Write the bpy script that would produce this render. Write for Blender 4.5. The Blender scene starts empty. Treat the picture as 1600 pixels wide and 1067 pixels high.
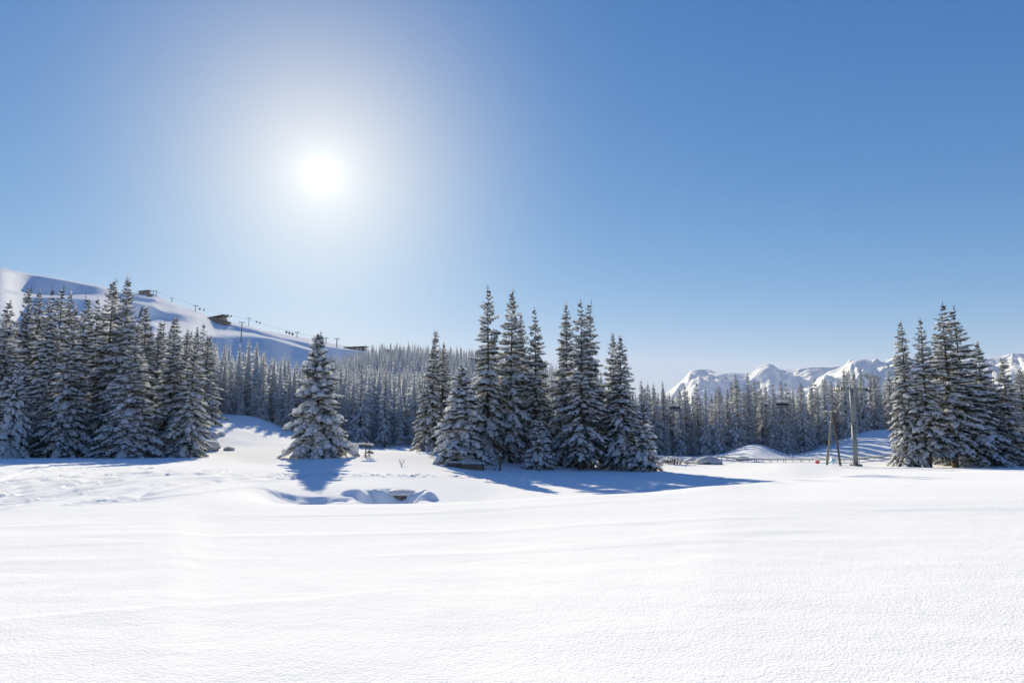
import bpy, math, random
import numpy as np
from mathutils import Vector, Matrix

# ------------------------------------------------------------------ camera, sky, sun, exposure
SC = bpy.context.scene
COL = SC.collection
F = 1067.0                       # focal length in photograph pixels (24 mm on a 36 mm sensor)
PITCH = math.radians(7.3)
EYE = 1.7
CP, SP = math.cos(PITCH), math.sin(PITCH)

cam_data = bpy.data.cameras.new('camera')
cam = bpy.data.objects.new('camera', cam_data)
COL.objects.link(cam)
cam.location = (0, 0, EYE)
cam.rotation_euler = (math.radians(90) + PITCH, 0, 0)
cam_data.sensor_width = 36
cam_data.lens = 24
cam_data.clip_start = 0.1
cam_data.clip_end = 40000
SC.camera = cam

def ray(px, py):
    u, v = (px - 800) / F, (533.5 - py) / F
    return np.array([u, CP - v * SP, SP + v * CP])

SUN = ray(503, 272); SUN /= np.linalg.norm(SUN)
SUN_EL = math.asin(SUN[2]); SUN_AZ = math.atan2(SUN[0], SUN[1])

world = bpy.data.worlds.new('World')
SC.world = world
world.use_nodes = True
wt = world.node_tree
wn, wl = wt.nodes, wt.links
wn.clear()
def wmath(op, a, b=None, c=None, clamp=False):
    n = wn.new('ShaderNodeMath'); n.operation = op; n.use_clamp = clamp
    for i, v in enumerate((a, b, c)):
        if v is None: continue
        if isinstance(v, (int, float)): n.inputs[i].default_value = v
        else: wl.new(v, n.inputs[i])
    return n.outputs[0]
sky = wn.new('ShaderNodeTexSky')
sky.sky_type = 'NISHITA'
sky.sun_disc = False
sky.sun_elevation = SUN_EL
sky.sun_rotation = SUN_AZ
sky.altitude = 2500
sky.air_density = 0.7
sky.dust_density = 0.0
sky.ozone_density = 5.0
sep = wn.new('ShaderNodeSeparateColor'); wl.new(sky.outputs[0], sep.inputs[0])
def grade(out, g, k, top):       # per-channel response fitted to the thin, dry mountain air of the photograph
    return wmath('MINIMUM', wmath('MULTIPLY', wmath('POWER', wmath('MULTIPLY', out, 0.1), g), k / 0.2), top / 0.2)
skr = grade(sep.outputs[0], 1.7, 7.0, 0.54)
skg = grade(sep.outputs[1], 0.92, 1.34, 0.65)
skb = grade(sep.outputs[2], 0.50, 0.90, 0.84)
# bright forward-scattering aureole round the sun (a property of the sky direction)
tc = wn.new('ShaderNodeTexCoord')
dot = wn.new('ShaderNodeVectorMath'); dot.operation = 'DOT_PRODUCT'
nrm = wn.new('ShaderNodeVectorMath'); nrm.operation = 'NORMALIZE'
wl.new(tc.outputs['Generated'], nrm.inputs[0])
wl.new(nrm.outputs[0], dot.inputs[0]); dot.inputs[1].default_value = tuple(SUN)
ang = wmath('MULTIPLY', wmath('ARCCOSINE', wmath('MINIMUM', dot.outputs['Value'], 0.9999999)), 57.29578)
def gauss(amp, sig):
    q = wmath('DIVIDE', ang, sig)
    return wmath('MULTIPLY', wmath('EXPONENT', wmath('MULTIPLY', wmath('MULTIPLY', q, q), -1.0)), amp)
def expo(amp, sig):
    return wmath('MULTIPLY', wmath('EXPONENT', wmath('MULTIPLY', ang, -1.0 / sig)), amp)
wide = gauss(1.0 / 0.2, 11.5)
mid = expo(1.0 / 0.2, 8.2)
core = expo(1.0 / 0.2, 1.5)
def addc(base, w, m, c):
    s = wmath('ADD', base, wmath('MULTIPLY', wide, w))
    s = wmath('ADD', s, wmath('MULTIPLY', mid, m))
    return wmath('ADD', s, wmath('MULTIPLY', core, c))
comb = wn.new('ShaderNodeCombineColor')
wl.new(addc(skr, 0.38, 0.40, 0.38), comb.inputs[0])
wl.new(addc(skg, 0.30, 0.32, 0.38), comb.inputs[1])
wl.new(addc(skb, 0.13, 0.20, 0.35), comb.inputs[2])
bg = wn.new('ShaderNodeBackground')
bg.inputs['Strength'].default_value = 0.105
wl.new(comb.outputs[0], bg.inputs['Color'])
wo = wn.new('ShaderNodeOutputWorld'); wl.new(bg.outputs[0], wo.inputs[0])

sun_data = bpy.data.lights.new('sun', 'SUN')
sun_data.energy = 4.35
sun_data.angle = math.radians(0.53)
sun_data.color = (1.0, 0.895, 0.66)
sun = bpy.data.objects.new('sun', sun_data)
COL.objects.link(sun)
sun.rotation_euler = Vector(SUN).to_track_quat('Z', 'Y').to_euler()
sun.location = (0, 0, 60)

vs = SC.view_settings
vs.view_transform = 'Standard'
vs.look = 'None'
vs.exposure = 1.0
vs.gamma = 1.0
vs.use_curve_mapping = False

# ------------------------------------------------------------------ helpers
rng = np.random.default_rng(7)
random.seed(7)

def smooth(a, b, x):
    t = np.clip((x - a) / (b - a), 0, 1)
    return t * t * (3 - 2 * t)

_perm = np.random.default_rng(3).permutation(512)
_gang = np.random.default_rng(4).random(512) * 2 * np.pi
_gx, _gy = np.cos(_gang), np.sin(_gang)
def perlin(x, y):
    x = np.asarray(x, float); y = np.asarray(y, float)
    xi, yi = np.floor(x).astype(int), np.floor(y).astype(int)
    xf, yf = x - xi, y - yi
    u = xf * xf * xf * (xf * (xf * 6 - 15) + 10); v = yf * yf * yf * (yf * (yf * 6 - 15) + 10)
    def g(i, j, dx, dy):
        h = _perm[(_perm[i & 511] + j) & 511]
        return _gx[h] * dx + _gy[h] * dy
    a = g(xi, yi, xf, yf); b = g(xi + 1, yi, xf - 1, yf)
    c = g(xi, yi + 1, xf, yf - 1); d = g(xi + 1, yi + 1, xf - 1, yf - 1)
    return (a + u * (b - a)) * (1 - v) + (c + u * (d - c)) * v
def fbm(x, y, n=5, gain=0.5, lac=2.03):
    s, a = 0.0, 1.0
    for i in range(n):
        s = s + a * perlin(x + 17.3 * i, y - 9.1 * i); x = x * lac; y = y * lac; a *= gain
    return s
def ridged(x, y, n=5, gain=0.5):
    s, a = 0.0, 1.0
    for i in range(n):
        s = s + a * (1 - 2 * np.abs(perlin(x + 31.7 * i, y + 11.9 * i))); x = x * 2.07; y = y * 2.07; a *= gain
    return s

def mesh_from(name, verts, faces, smooth_shade=True):
    """verts (n,3) array, faces (m,3) or (m,4) array -> mesh data"""
    me = bpy.data.meshes.new(name)
    verts = np.ascontiguousarray(verts, np.float32); faces = np.ascontiguousarray(faces, np.int32)
    k = faces.shape[1]
    me.vertices.add(len(verts)); me.vertices.foreach_set('co', verts.ravel())
    me.loops.add(faces.size); me.loops.foreach_set('vertex_index', faces.ravel())
    me.polygons.add(len(faces))
    me.polygons.foreach_set('loop_start', np.arange(0, faces.size, k, dtype=np.int32))
    me.polygons.foreach_set('use_smooth', np.full(len(faces), smooth_shade))
    me.update(calc_edges=True)
    return me

def link(name, data, mat=None, parent=None):
    o = bpy.data.objects.new(name, data)
    COL.objects.link(o)
    if mat is not None and not data.materials: data.materials.append(mat)
    if parent is not None: o.parent = parent
    return o
def tag(o, label, cat, group=None):
    o['label'] = label; o['category'] = cat
    if group: o['group'] = group
    return o
def thing(name, loc, label, cat, group=None, rz=0.0):
    o = bpy.data.objects.new(name, None)
    COL.objects.link(o)
    o.empty_display_size = 0.3
    o.location = loc; o.rotation_euler = (0, 0, rz)
    return tag(o, label, cat, group)
def structure(o):
    o['kind'] = 'structure'; return o

# ------------------------------------------------------------------ materials
def new_mat(name):
    m = bpy.data.materials.new(name); m.use_nodes = True
    nt = m.node_tree
    return m, nt, nt.nodes['Principled BSDF'], nt.nodes['Material Output']
def noise(nt, scale, detail=4, rough=0.55, coord='Object', vec=None):
    n = nt.nodes.new('ShaderNodeTexNoise'); n.inputs['Scale'].default_value = scale
    n.inputs['Detail'].default_value = detail; n.inputs['Roughness'].default_value = rough
    if vec is None:
        t = nt.nodes.new('ShaderNodeTexCoord'); vec = t.outputs[coord]
    nt.links.new(vec, n.inputs['Vector'])
    return n
def ramp(nt, fac, stops):
    r = nt.nodes.new('ShaderNodeValToRGB')
    e = r.color_ramp.elements
    e[0].position, e[0].color = stops[0][0], (*stops[0][1], 1)
    e[1].position, e[1].color = stops[-1][0], (*stops[-1][1], 1)
    for p, c in stops[1:-1]:
        q = e.new(p); q.color = (*c, 1)
    nt.links.new(fac, r.inputs[0])
    return r
def bump(nt, height, strength, dist, normal=None):
    b = nt.nodes.new('ShaderNodeBump'); b.inputs['Strength'].default_value = strength
    b.inputs['Distance'].default_value = dist
    nt.links.new(height, b.inputs['Height'])
    if normal is not None: nt.links.new(normal, b.inputs['Normal'])
    return b

def plain(name, col, rough=0.7, metal=0.0, var=0.25, scale=3.0, bmp=0.0):
    m, nt, p, _ = new_mat(name)
    n = noise(nt, scale, 5)
    r = ramp(nt, n.outputs['Fac'], [(0.3, tuple(c * (1 - var) for c in col)), (0.7, tuple(min(1, c * (1 + var)) for c in col))])
    nt.links.new(r.outputs[0], p.inputs['Base Color'])
    p.inputs['Roughness'].default_value = rough; p.inputs['Metallic'].default_value = metal
    if bmp:
        n2 = noise(nt, scale * 6, 4)
        nt.links.new(bump(nt, n2.outputs['Fac'], 0.6, bmp).outputs[0], p.inputs['Normal'])
    return m

def snow_ground_mat():
    m, nt, p, _ = new_mat('snow_ground')
    n0 = noise(nt, 0.15, 4)
    r = ramp(nt, n0.outputs['Fac'], [(0.3, (0.90, 0.905, 0.91)), (0.7, (0.93, 0.93, 0.93))])
    nt.links.new(r.outputs[0], p.inputs['Base Color'])
    p.inputs['Roughness'].default_value = 0.65
    p.inputs['Specular IOR Level'].default_value = 0.0
    n1 = noise(nt, 34.0, 2, 0.6)
    n2 = noise(nt, 7.0, 3, 0.5)
    n3 = noise(nt, 0.9, 4, 0.5)
    b1 = bump(nt, n1.outputs['Fac'], 0.58, 0.016)
    b2 = bump(nt, n2.outputs['Fac'], 0.35, 0.015, b1.outputs[0])
    b3 = bump(nt, n3.outputs['Fac'], 0.25, 0.04, b2.outputs[0])
    nt.links.new(b3.outputs[0], p.inputs['Normal'])
    return m
def snow_far_mat(name, rock=0.0, scale=0.01):
    m, nt, p, _ = new_mat(name)
    p.inputs['Roughness'].default_value = 0.7
    p.inputs['Specular IOR Level'].default_value = 0.0
    geo = nt.nodes.new('ShaderNodeNewGeometry')
    sx = nt.nodes.new('ShaderNodeSeparateXYZ'); nt.links.new(geo.outputs['Normal'], sx.inputs[0])
    n = noise(nt, scale, 8, 0.62)
    half = nt.nodes.new('ShaderNodeMath'); half.operation = 'MULTIPLY'; half.inputs[1].default_value = 0.5
    nt.links.new(sx.outputs['Z'], half.inputs[0])
    mul = nt.nodes.new('ShaderNodeMath'); mul.operation = 'MULTIPLY_ADD'
    nt.links.new(n.outputs['Fac'], mul.inputs[0]); mul.inputs[1].default_value = 0.5
    nt.links.new(half.outputs[0], mul.inputs[2])
    r = ramp(nt, mul.outputs[0], [(0.0, (0.10, 0.105, 0.115)), (max(0.01, rock - 0.03), (0.13, 0.135, 0.145)), (rock + 0.03, (0.88, 0.885, 0.89)), (1.0, (0.91, 0.91, 0.91))])
    nt.links.new(r.outputs[0], p.inputs['Base Color'])
    n2 = noise(nt, scale * 6, 6, 0.6)
    nt.links.new(bump(nt, n2.outputs['Fac'], 0.5, 0.03 / scale).outputs[0], p.inputs['Normal'])
    return m
def tree_snow_mat(name='tree_snow'):
    m, nt, p, out = new_mat(name)
    n0 = noise(nt, 1.2, 3)
    r = ramp(nt, n0.outputs['Fac'], [(0.3, (0.91, 0.915, 0.92)), (0.7, (0.95, 0.95, 0.95))])
    nt.links.new(r.outputs[0], p.inputs['Base Color'])
    p.inputs['Roughness'].default_value = 0.75
    p.inputs['Specular IOR Level'].default_value = 0.15
    n1 = noise(nt, 9.0, 4)
    nt.links.new(bump(nt, n1.outputs['Fac'], 0.7, 0.05).outputs[0], p.inputs['Normal'])
    t = nt.nodes.new('ShaderNodeBsdfTranslucent'); t.inputs['Color'].default_value = (0.85, 0.86, 0.88, 1)
    mx = nt.nodes.new('ShaderNodeMixShader'); mx.inputs[0].default_value = 0.48
    nt.links.new(p.outputs[0], mx.inputs[1]); nt.links.new(t.outputs[0], mx.inputs[2])
    nt.links.new(mx.outputs[0], out.inputs[0])
    return m
def needle_mat(name, dark, light, frost, frost_amt):
    m, nt, p, out = new_mat(name)
    oi = nt.nodes.new('ShaderNodeObjectInfo')
    n0 = noise(nt, 1.6, 3, 0.6)
    r = ramp(nt, n0.outputs['Fac'], [(0.3, dark), (0.7, light)])
    n1 = noise(nt, 3.2, 4, 0.7)
    lo = nt.nodes.new('ShaderNodeMath'); lo.operation = 'MULTIPLY_ADD'
    nt.links.new(oi.outputs['Random'], lo.inputs[0]); lo.inputs[1].default_value = 0.10; 
    nt.links.new(n1.outputs['Fac'], lo.inputs[2])
    fr = ramp(nt, lo.outputs[0], [(1 - frost_amt - 0.12, (0, 0, 0)), (1 - frost_amt + 0.12, (1, 1, 1))])
    mx = nt.nodes.new('ShaderNodeMixRGB'); nt.links.new(fr.outputs[0], mx.inputs[0])
    nt.links.new(r.outputs[0], mx.inputs[1]); mx.inputs[2].default_value = (*frost, 1)
    nt.links.new(mx.outputs[0], p.inputs['Base Color'])
    p.inputs['Roughness'].default_value = 0.7
    p.inputs['Specular IOR Level'].default_value = 0.2
    t = nt.nodes.new('ShaderNodeBsdfTranslucent'); nt.links.new(mx.outputs[0], t.inputs['Color'])
    ms = nt.nodes.new('ShaderNodeMixShader'); ms.inputs[0].default_value = 0.25
    nt.links.new(p.outputs[0], ms.inputs[1]); nt.links.new(t.outputs[0], ms.inputs[2])
    nt.links.new(ms.outputs[0], out.inputs[0])
    return m

M_SNOW = snow_ground_mat()
M_TSNOW = tree_snow_mat()
M_NEEDLE = needle_mat('spruce_needles', (0.022, 0.030, 0.016), (0.060, 0.070, 0.036), (0.62, 0.64, 0.65), 0.31)
M_FNEEDLE = needle_mat('forest_needles', (0.028, 0.034, 0.022), (0.070, 0.078, 0.050), (0.64, 0.67, 0.69), 0.50)
M_BARK = plain('bark', (0.10, 0.068, 0.048), 0.9, 0, 0.4, 4.0, 0.03)
M_WOOD = plain('weathered_wood', (0.14, 0.10, 0.075), 0.85, 0, 0.35, 5.0, 0.01)
M_WOODL = plain('fresh_wood', (0.34, 0.25, 0.165), 0.8, 0, 0.25, 5.0, 0.01)
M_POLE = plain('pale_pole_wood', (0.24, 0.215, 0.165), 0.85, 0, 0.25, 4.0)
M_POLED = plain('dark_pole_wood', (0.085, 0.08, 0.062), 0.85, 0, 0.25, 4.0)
M_STEEL = plain('galvanised_steel', (0.20, 0.225, 0.225), 0.6, 0.0, 0.15, 2.0)
M_DARK = plain('dark_metal_and_shade', (0.045, 0.05, 0.055), 0.5, 0.3, 0.2, 3.0)  # also colours the painted shade inside the culvert mouth
M_RED = plain('red_paint', (0.62, 0.035, 0.03), 0.45, 0, 0.1, 3.0)
M_WHITE = plain('white_paint', (0.78, 0.78, 0.78), 0.5, 0, 0.05, 3.0)
M_BLUE = plain('pale_blue_plastic', (0.42, 0.66, 0.78), 0.5, 0, 0.1, 3.0)
M_NET = plain('fence_net', (0.10, 0.13, 0.22), 0.7, 0, 0.2, 3.0)
M_STONE = plain('stone', (0.17, 0.155, 0.14), 0.9, 0, 0.4, 2.5, 0.06)
M_CHALET = plain('chalet_wood', (0.34, 0.235, 0.165), 0.85, 0, 0.3, 0.3)
M_GLASSD = plain('dark_glass', (0.03, 0.035, 0.045), 0.15, 0, 0.1, 1.0)
M_SNOWF = snow_far_mat('hill_snow', 0.30, 0.012)
M_SNOWM = snow_far_mat('mountain_snow', 0.50, 0.006)

# ------------------------------------------------------------------ ground
def Z(Y, py):
    d = ray(800, py); return EYE + Y * d[2] / d[1]

NEAR = [(0, 0), (4, -.05), (8, -.2), (13, -.42), (17, -.56)]
def colZ(items, key):
    f = 0.55 if key >= 1100 else (0.78 if key >= 900 or key <= 290 else 1.0)
    out = [(y, z * f) for y, z in NEAR]
    for it in items:
        out.append(it if len(it) == 2 else (it[0], Z(it[0], it[1])))
    return out
_ = 0   # third item marks a photograph row
COLS = {
 -900: [(22,-.45),(30,-.38),(45,-.62),(60,-1.0),(80,713,_),(95,-.8),(120,3),(180,9),(300,16),(500,12),(800,8)],
 100: [(22,-.45),(30,-.38),(45,-.62),(60,-1.0),(80,713,_),(95,-.8),(120,3.5),(180,9),(300,16),(500,12),(800,8)],
 290: [(22,-.52),(30,-.56),(45,-.86),(60,-1.2),(80,711,_),(95,694,_),(110,664,_),(122,645,_),(150,5.2),(180,7),(220,9),(300,14),(500,20),(800,20)],
 345: [(22,-.56),(30,-.75),(45,-1.05),(60,-1.4),(80,710,_),(92,693,_),(105,672,_),(116,661,_),(132,655,_),(150,650,_),(180,7.0),(220,8.5),(300,14),(500,20),(800,20)],
 400: [(22,-.64),(30,-1.0),(45,-1.3),(60,-1.6),(72,725,_),(80,712,_),(98,694,_),(122,672,_),(150,650,_),(180,6.5),(220,8),(300,14),(500,20),(800,20)],
 470: [(20,-.63),(23,-.74),(27,-1.4),(32,-2.3),(36,786,_),(42,762,_),(52,745,_),(60,735,_),(68,726,_),(78,714,_),(90,702,_),(120,690,_),(150,680,_),(200,5),(300,12),(450,28),(650,45),(800,40)],
 545: [(20,-.62),(23,-.73),(27,-1.4),(32,-2.4),(36,787,_),(42,762,_),(52,745,_),(60,735,_),(68,726,_),(78,714,_),(86,702,_),(100,701,_),(120,700,_),(150,697,_),(200,3),(300,11),(450,35),(650,64),(800,56)],
 620: [(20,-.62),(23,-.72),(27,-1.4),(32,-2.4),(36,788,_),(42,764,_),(52,745,_),(60,736,_),(72,723,_),(82,709,_),(90,704,_),(110,706,_),(150,700,_),(200,3),(300,11),(450,35),(650,70),(800,60)],
 760: [(20,-.55),(23,780,_),(28,-1.6),(36,-2.7),(44,783,_),(50,768,_),(58,752,_),(68,742,_),(76,734,_),(85,714,_),(95,706,_),(120,-2.),(150,-2),(200,2),(300,10),(450,32),(650,62),(800,50)],
 900: [(20,-.48),(24,771,_),(30,-1.5),(38,-2.5),(46,773,_),(55,758,_),(66,745,_),(76,737,_),(85,725,_),(110,-2.5),(150,-3),(200,1),(300,8),(450,26),(600,35),(800,20)],
 1100: [(20,-.38),(28,757,_),(34,-1.7),(42,-2.4),(52,-2.6),(60,748,_),(75,737,_),(90,727,_),(110,718,_),(140,712,_),(160,-4.5),(220,-4),(300,0),(400,-4),(800,-25)],
 1140: [(20,-.37),(30,754,_),(36,-1.8),(45,-2.3),(55,-2.5),(75,735,_),(92,725,_),(104,716,_),(116,708,_),(124,703,_),(150,-3),(220,-3.5),(300,0),(400,-4),(800,-25)],
 1165: [(20,-.36),(32,752,_),(38,-1.8),(47,-2.3),(57,-2.4),(75,734,_),(93,724.5,_),(100,716,_),(110,700,_),(120,688,_),(128,688,_),(150,-2.5),(220,-3),(300,0),(400,-4),(800,-25)],
 1180: [(20,-.36),(33,751,_),(39,-1.8),(48,-2.3),(58,-2.4),(75,733,_),(93,724,_),(100,717,_),(110,702,_),(120,691,_),(128,690,_),(150,-2.5),(220,-3),(300,0),(400,-4),(800,-25)],
 1225: [(20,-.35),(36,748,_),(42,-1.9),(50,-2.3),(60,-2.4),(75,731,_),(95,722,_),(104,720.5,_),(114,718,_),(121,715,_),(150,-3.5),(220,-3),(300,0),(400,-4),(800,-25)],
 1285: [(20,-.33),(33,-.72),(40,743,_),(48,-2.0),(60,-2.5),(75,-2.8),(90,726,_),(98,721,_),(108,713,_),(120,701,_),(128,695,_),(150,-.5),(200,-1),(300,1),(400,-4),(800,-25)],
 1340: [(20,-.32),(30,-.62),(44,739.5,_),(54,-2.0),(66,-2.6),(75,-2.8),(88,731,_),(95,724,_),(104,713,_),(120,688,_),(133,674,_),(165,1.0),(200,0),(300,1),(400,-4),(800,-25)],
 1400: [(20,-.31),(30,-.6),(46,737.5,_),(56,-2.0),(68,-2.6),(78,-2.8),(88,730,_),(95,723,_),(104,711,_),(120,684,_),(136,667,_),(170,2.0),(200,1),(300,1),(400,-4),(800,-25)],
 1500: [(20,-.3),(30,-.6),(48,736.5,_),(58,-1.9),(70,-2.5),(80,-2.8),(88,730,_),(110,-2.5),(150,-1),(200,-1),(300,1),(400,-4),(800,-25)],
 2200: [(20,-.3),(30,-.6),(48,736.5,_),(58,-1.9),(70,-2.5),(80,-2.8),(88,730,_),(110,-2.5),(150,-1),(200,-1),(300,1),(400,-4),(800,-25)],
}
LY = np.linspace(math.log(1.0), math.log(16000.0), 1400)
PXG = np.arange(-900, 2201, 10.0)
_keys = sorted(COLS)
_prof = []
for k in _keys:
    pts = colZ(COLS[k], k) + [(1500, -60), (16000, -150)]
    ys, zs = zip(*pts)
    zz = np.interp(np.exp(LY), ys, zs)
    kern = np.exp(-0.5 * (np.arange(-14, 15) / 4.5) ** 2); kern /= kern.sum()
    zz = np.convolve(np.pad(zz, 14, mode='edge'), kern, 'valid')
    _prof.append(zz)
_prof = np.array(_prof)
TAB = np.array([np.interp(PXG, _keys, _prof[:, j]) for j in range(len(LY))]).T     # (px, y)
kern = np.exp(-0.5 * (np.arange(-8, 9) / 1.5) ** 2); kern /= kern.sum()
TAB = np.apply_along_axis(lambda c: np.convolve(np.pad(c, 8, mode='edge'), kern, 'valid'), 0, TAB)

def base_height(x, y):
    x = np.asarray(x, float); y = np.asarray(y, float)
    r = np.hypot(x, y); a = np.arctan2(x, y)
    lim = math.radians(58)
    ac = np.clip(a, -lim, lim)
    px = np.clip(800 + F * np.tan(ac) * CP * 1.0, -900, 2200)
    D = np.maximum(r * np.cos(ac), 1.0001)
    fi = np.clip((px - PXG[0]) / 10.0, 0, len(PXG) - 1.001); fj = np.clip((np.log(D) - LY[0]) / (LY[1] - LY[0]), 0, len(LY) - 1.001)
    i, j = fi.astype(int), fj.astype(int); fi -= i; fj -= j
    z = (TAB[i, j] * (1 - fi) + TAB[i + 1, j] * fi) * (1 - fj) + (TAB[i, j + 1] * (1 - fi) + TAB[i + 1, j + 1] * fi) * fj
    w = smooth(math.radians(60), math.radians(95), np.abs(a))
    return z * (1 - w) - 0.6 * np.minimum(1, r / 40) * w

def on_ground(px, py, ymin=3, ymax=400):
    d = ray(px, py)
    Y = np.exp(np.linspace(math.log(ymin), math.log(ymax), 3000)); t = Y / d[1]
    h = base_height(d[0] * t, Y) - (EYE + d[2] * t)
    k = int(np.argmax(h >= 0)) if (h >= 0).any() else len(Y) - 1
    return d[0] * t[k], Y[k]

def at_px(px, Y, py=700):
    d = ray(px, py); return d[0] * Y / d[1]

# --- ski tracks and footprints, traced on the snow
track_px = [
 [(0,794.6),(140,766),(250,748),(437,744.7)], [(0,787),(94,773),(219,754),(312,746)], [(119,787.5),(219,779),(281,765),(344,752.5)],
 [(156,785),(266,770),(359,751),(453,741.6)], [(225,782),(312,772),(406,763)], [(0,751),(47,737),(78,726)], [(0,765),(78,746),(141,737),(281,737)],
 [(0,776),(62,760),(156,746),(250,740)], [(9,746),(94,730.6),(175,727.5)], [(31,762),(125,743),(219,737)], [(0,783),(120,765),(230,747),(330,745)],
 [(-60,800),(60,781),(190,757),(300,746),(430,743)], [(-60,760),(40,750),(130,740)], [(-100,790),(30,772),(120,756),(260,742)],
 [(-100,770),(20,757),(110,747),(200,741)], [(-60,745),(50,733),(120,728)], [(-80,735),(20,727),(110,723)], [(60,779),(170,765),(280,751),(380,745)],
 [(0,770),(100,755),(200,750),(330,742)], [(40,742),(120,733),(230,733)], [(300,741),(380,744),(440,745)], [(250,757),(340,748),(450,744)],
]
TRACKS = []
for tp in track_px:
    pts = np.array([on_ground(*p, ymin=14) for p in tp])
    tt = np.linspace(0, len(pts) - 1, 14)
    TRACKS.append(np.stack([np.interp(tt, range(len(pts)), pts[:, 0]), np.interp(tt, range(len(pts)), pts[:, 1])], 1))
_tr = np.random.default_rng(12)
_end = np.array(on_ground(452, 744, ymin=30))
for _k in range(34):
    st = np.array(on_ground(_tr.uniform(-120, 210), _tr.uniform(723, 788), ymin=14))
    en = _end + _tr.normal(0, 1, 2) * np.array([1.2, 2.2])
    tq = np.linspace(0, _tr.uniform(.55, 1.0), 14)[:, None]
    mid_p = (st + en) / 2 + _tr.normal(0, 1, 2) * np.array([2.0, 2.5]) + np.array([-1.5, 2.0])
    TRACKS.append((1 - tq) ** 2 * st + 2 * tq * (1 - tq) * mid_p + tq ** 2 * en)
PRINTS = []
_r = np.random.default_rng(11)
for px in np.arange(415, 1000, 4.2):
    py = 744 + 1.2 * math.sin(px * 0.02) + _r.normal(0, 1.7)
    PRINTS.append((*on_ground(px + _r.normal(0, 2), py, ymin=40), _r.uniform(.14, .3), _r.uniform(.10, .26)))
PRINTS = np.array(PRINTS)
SCOOP = np.array(on_ground(618, 771, ymin=34))

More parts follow.
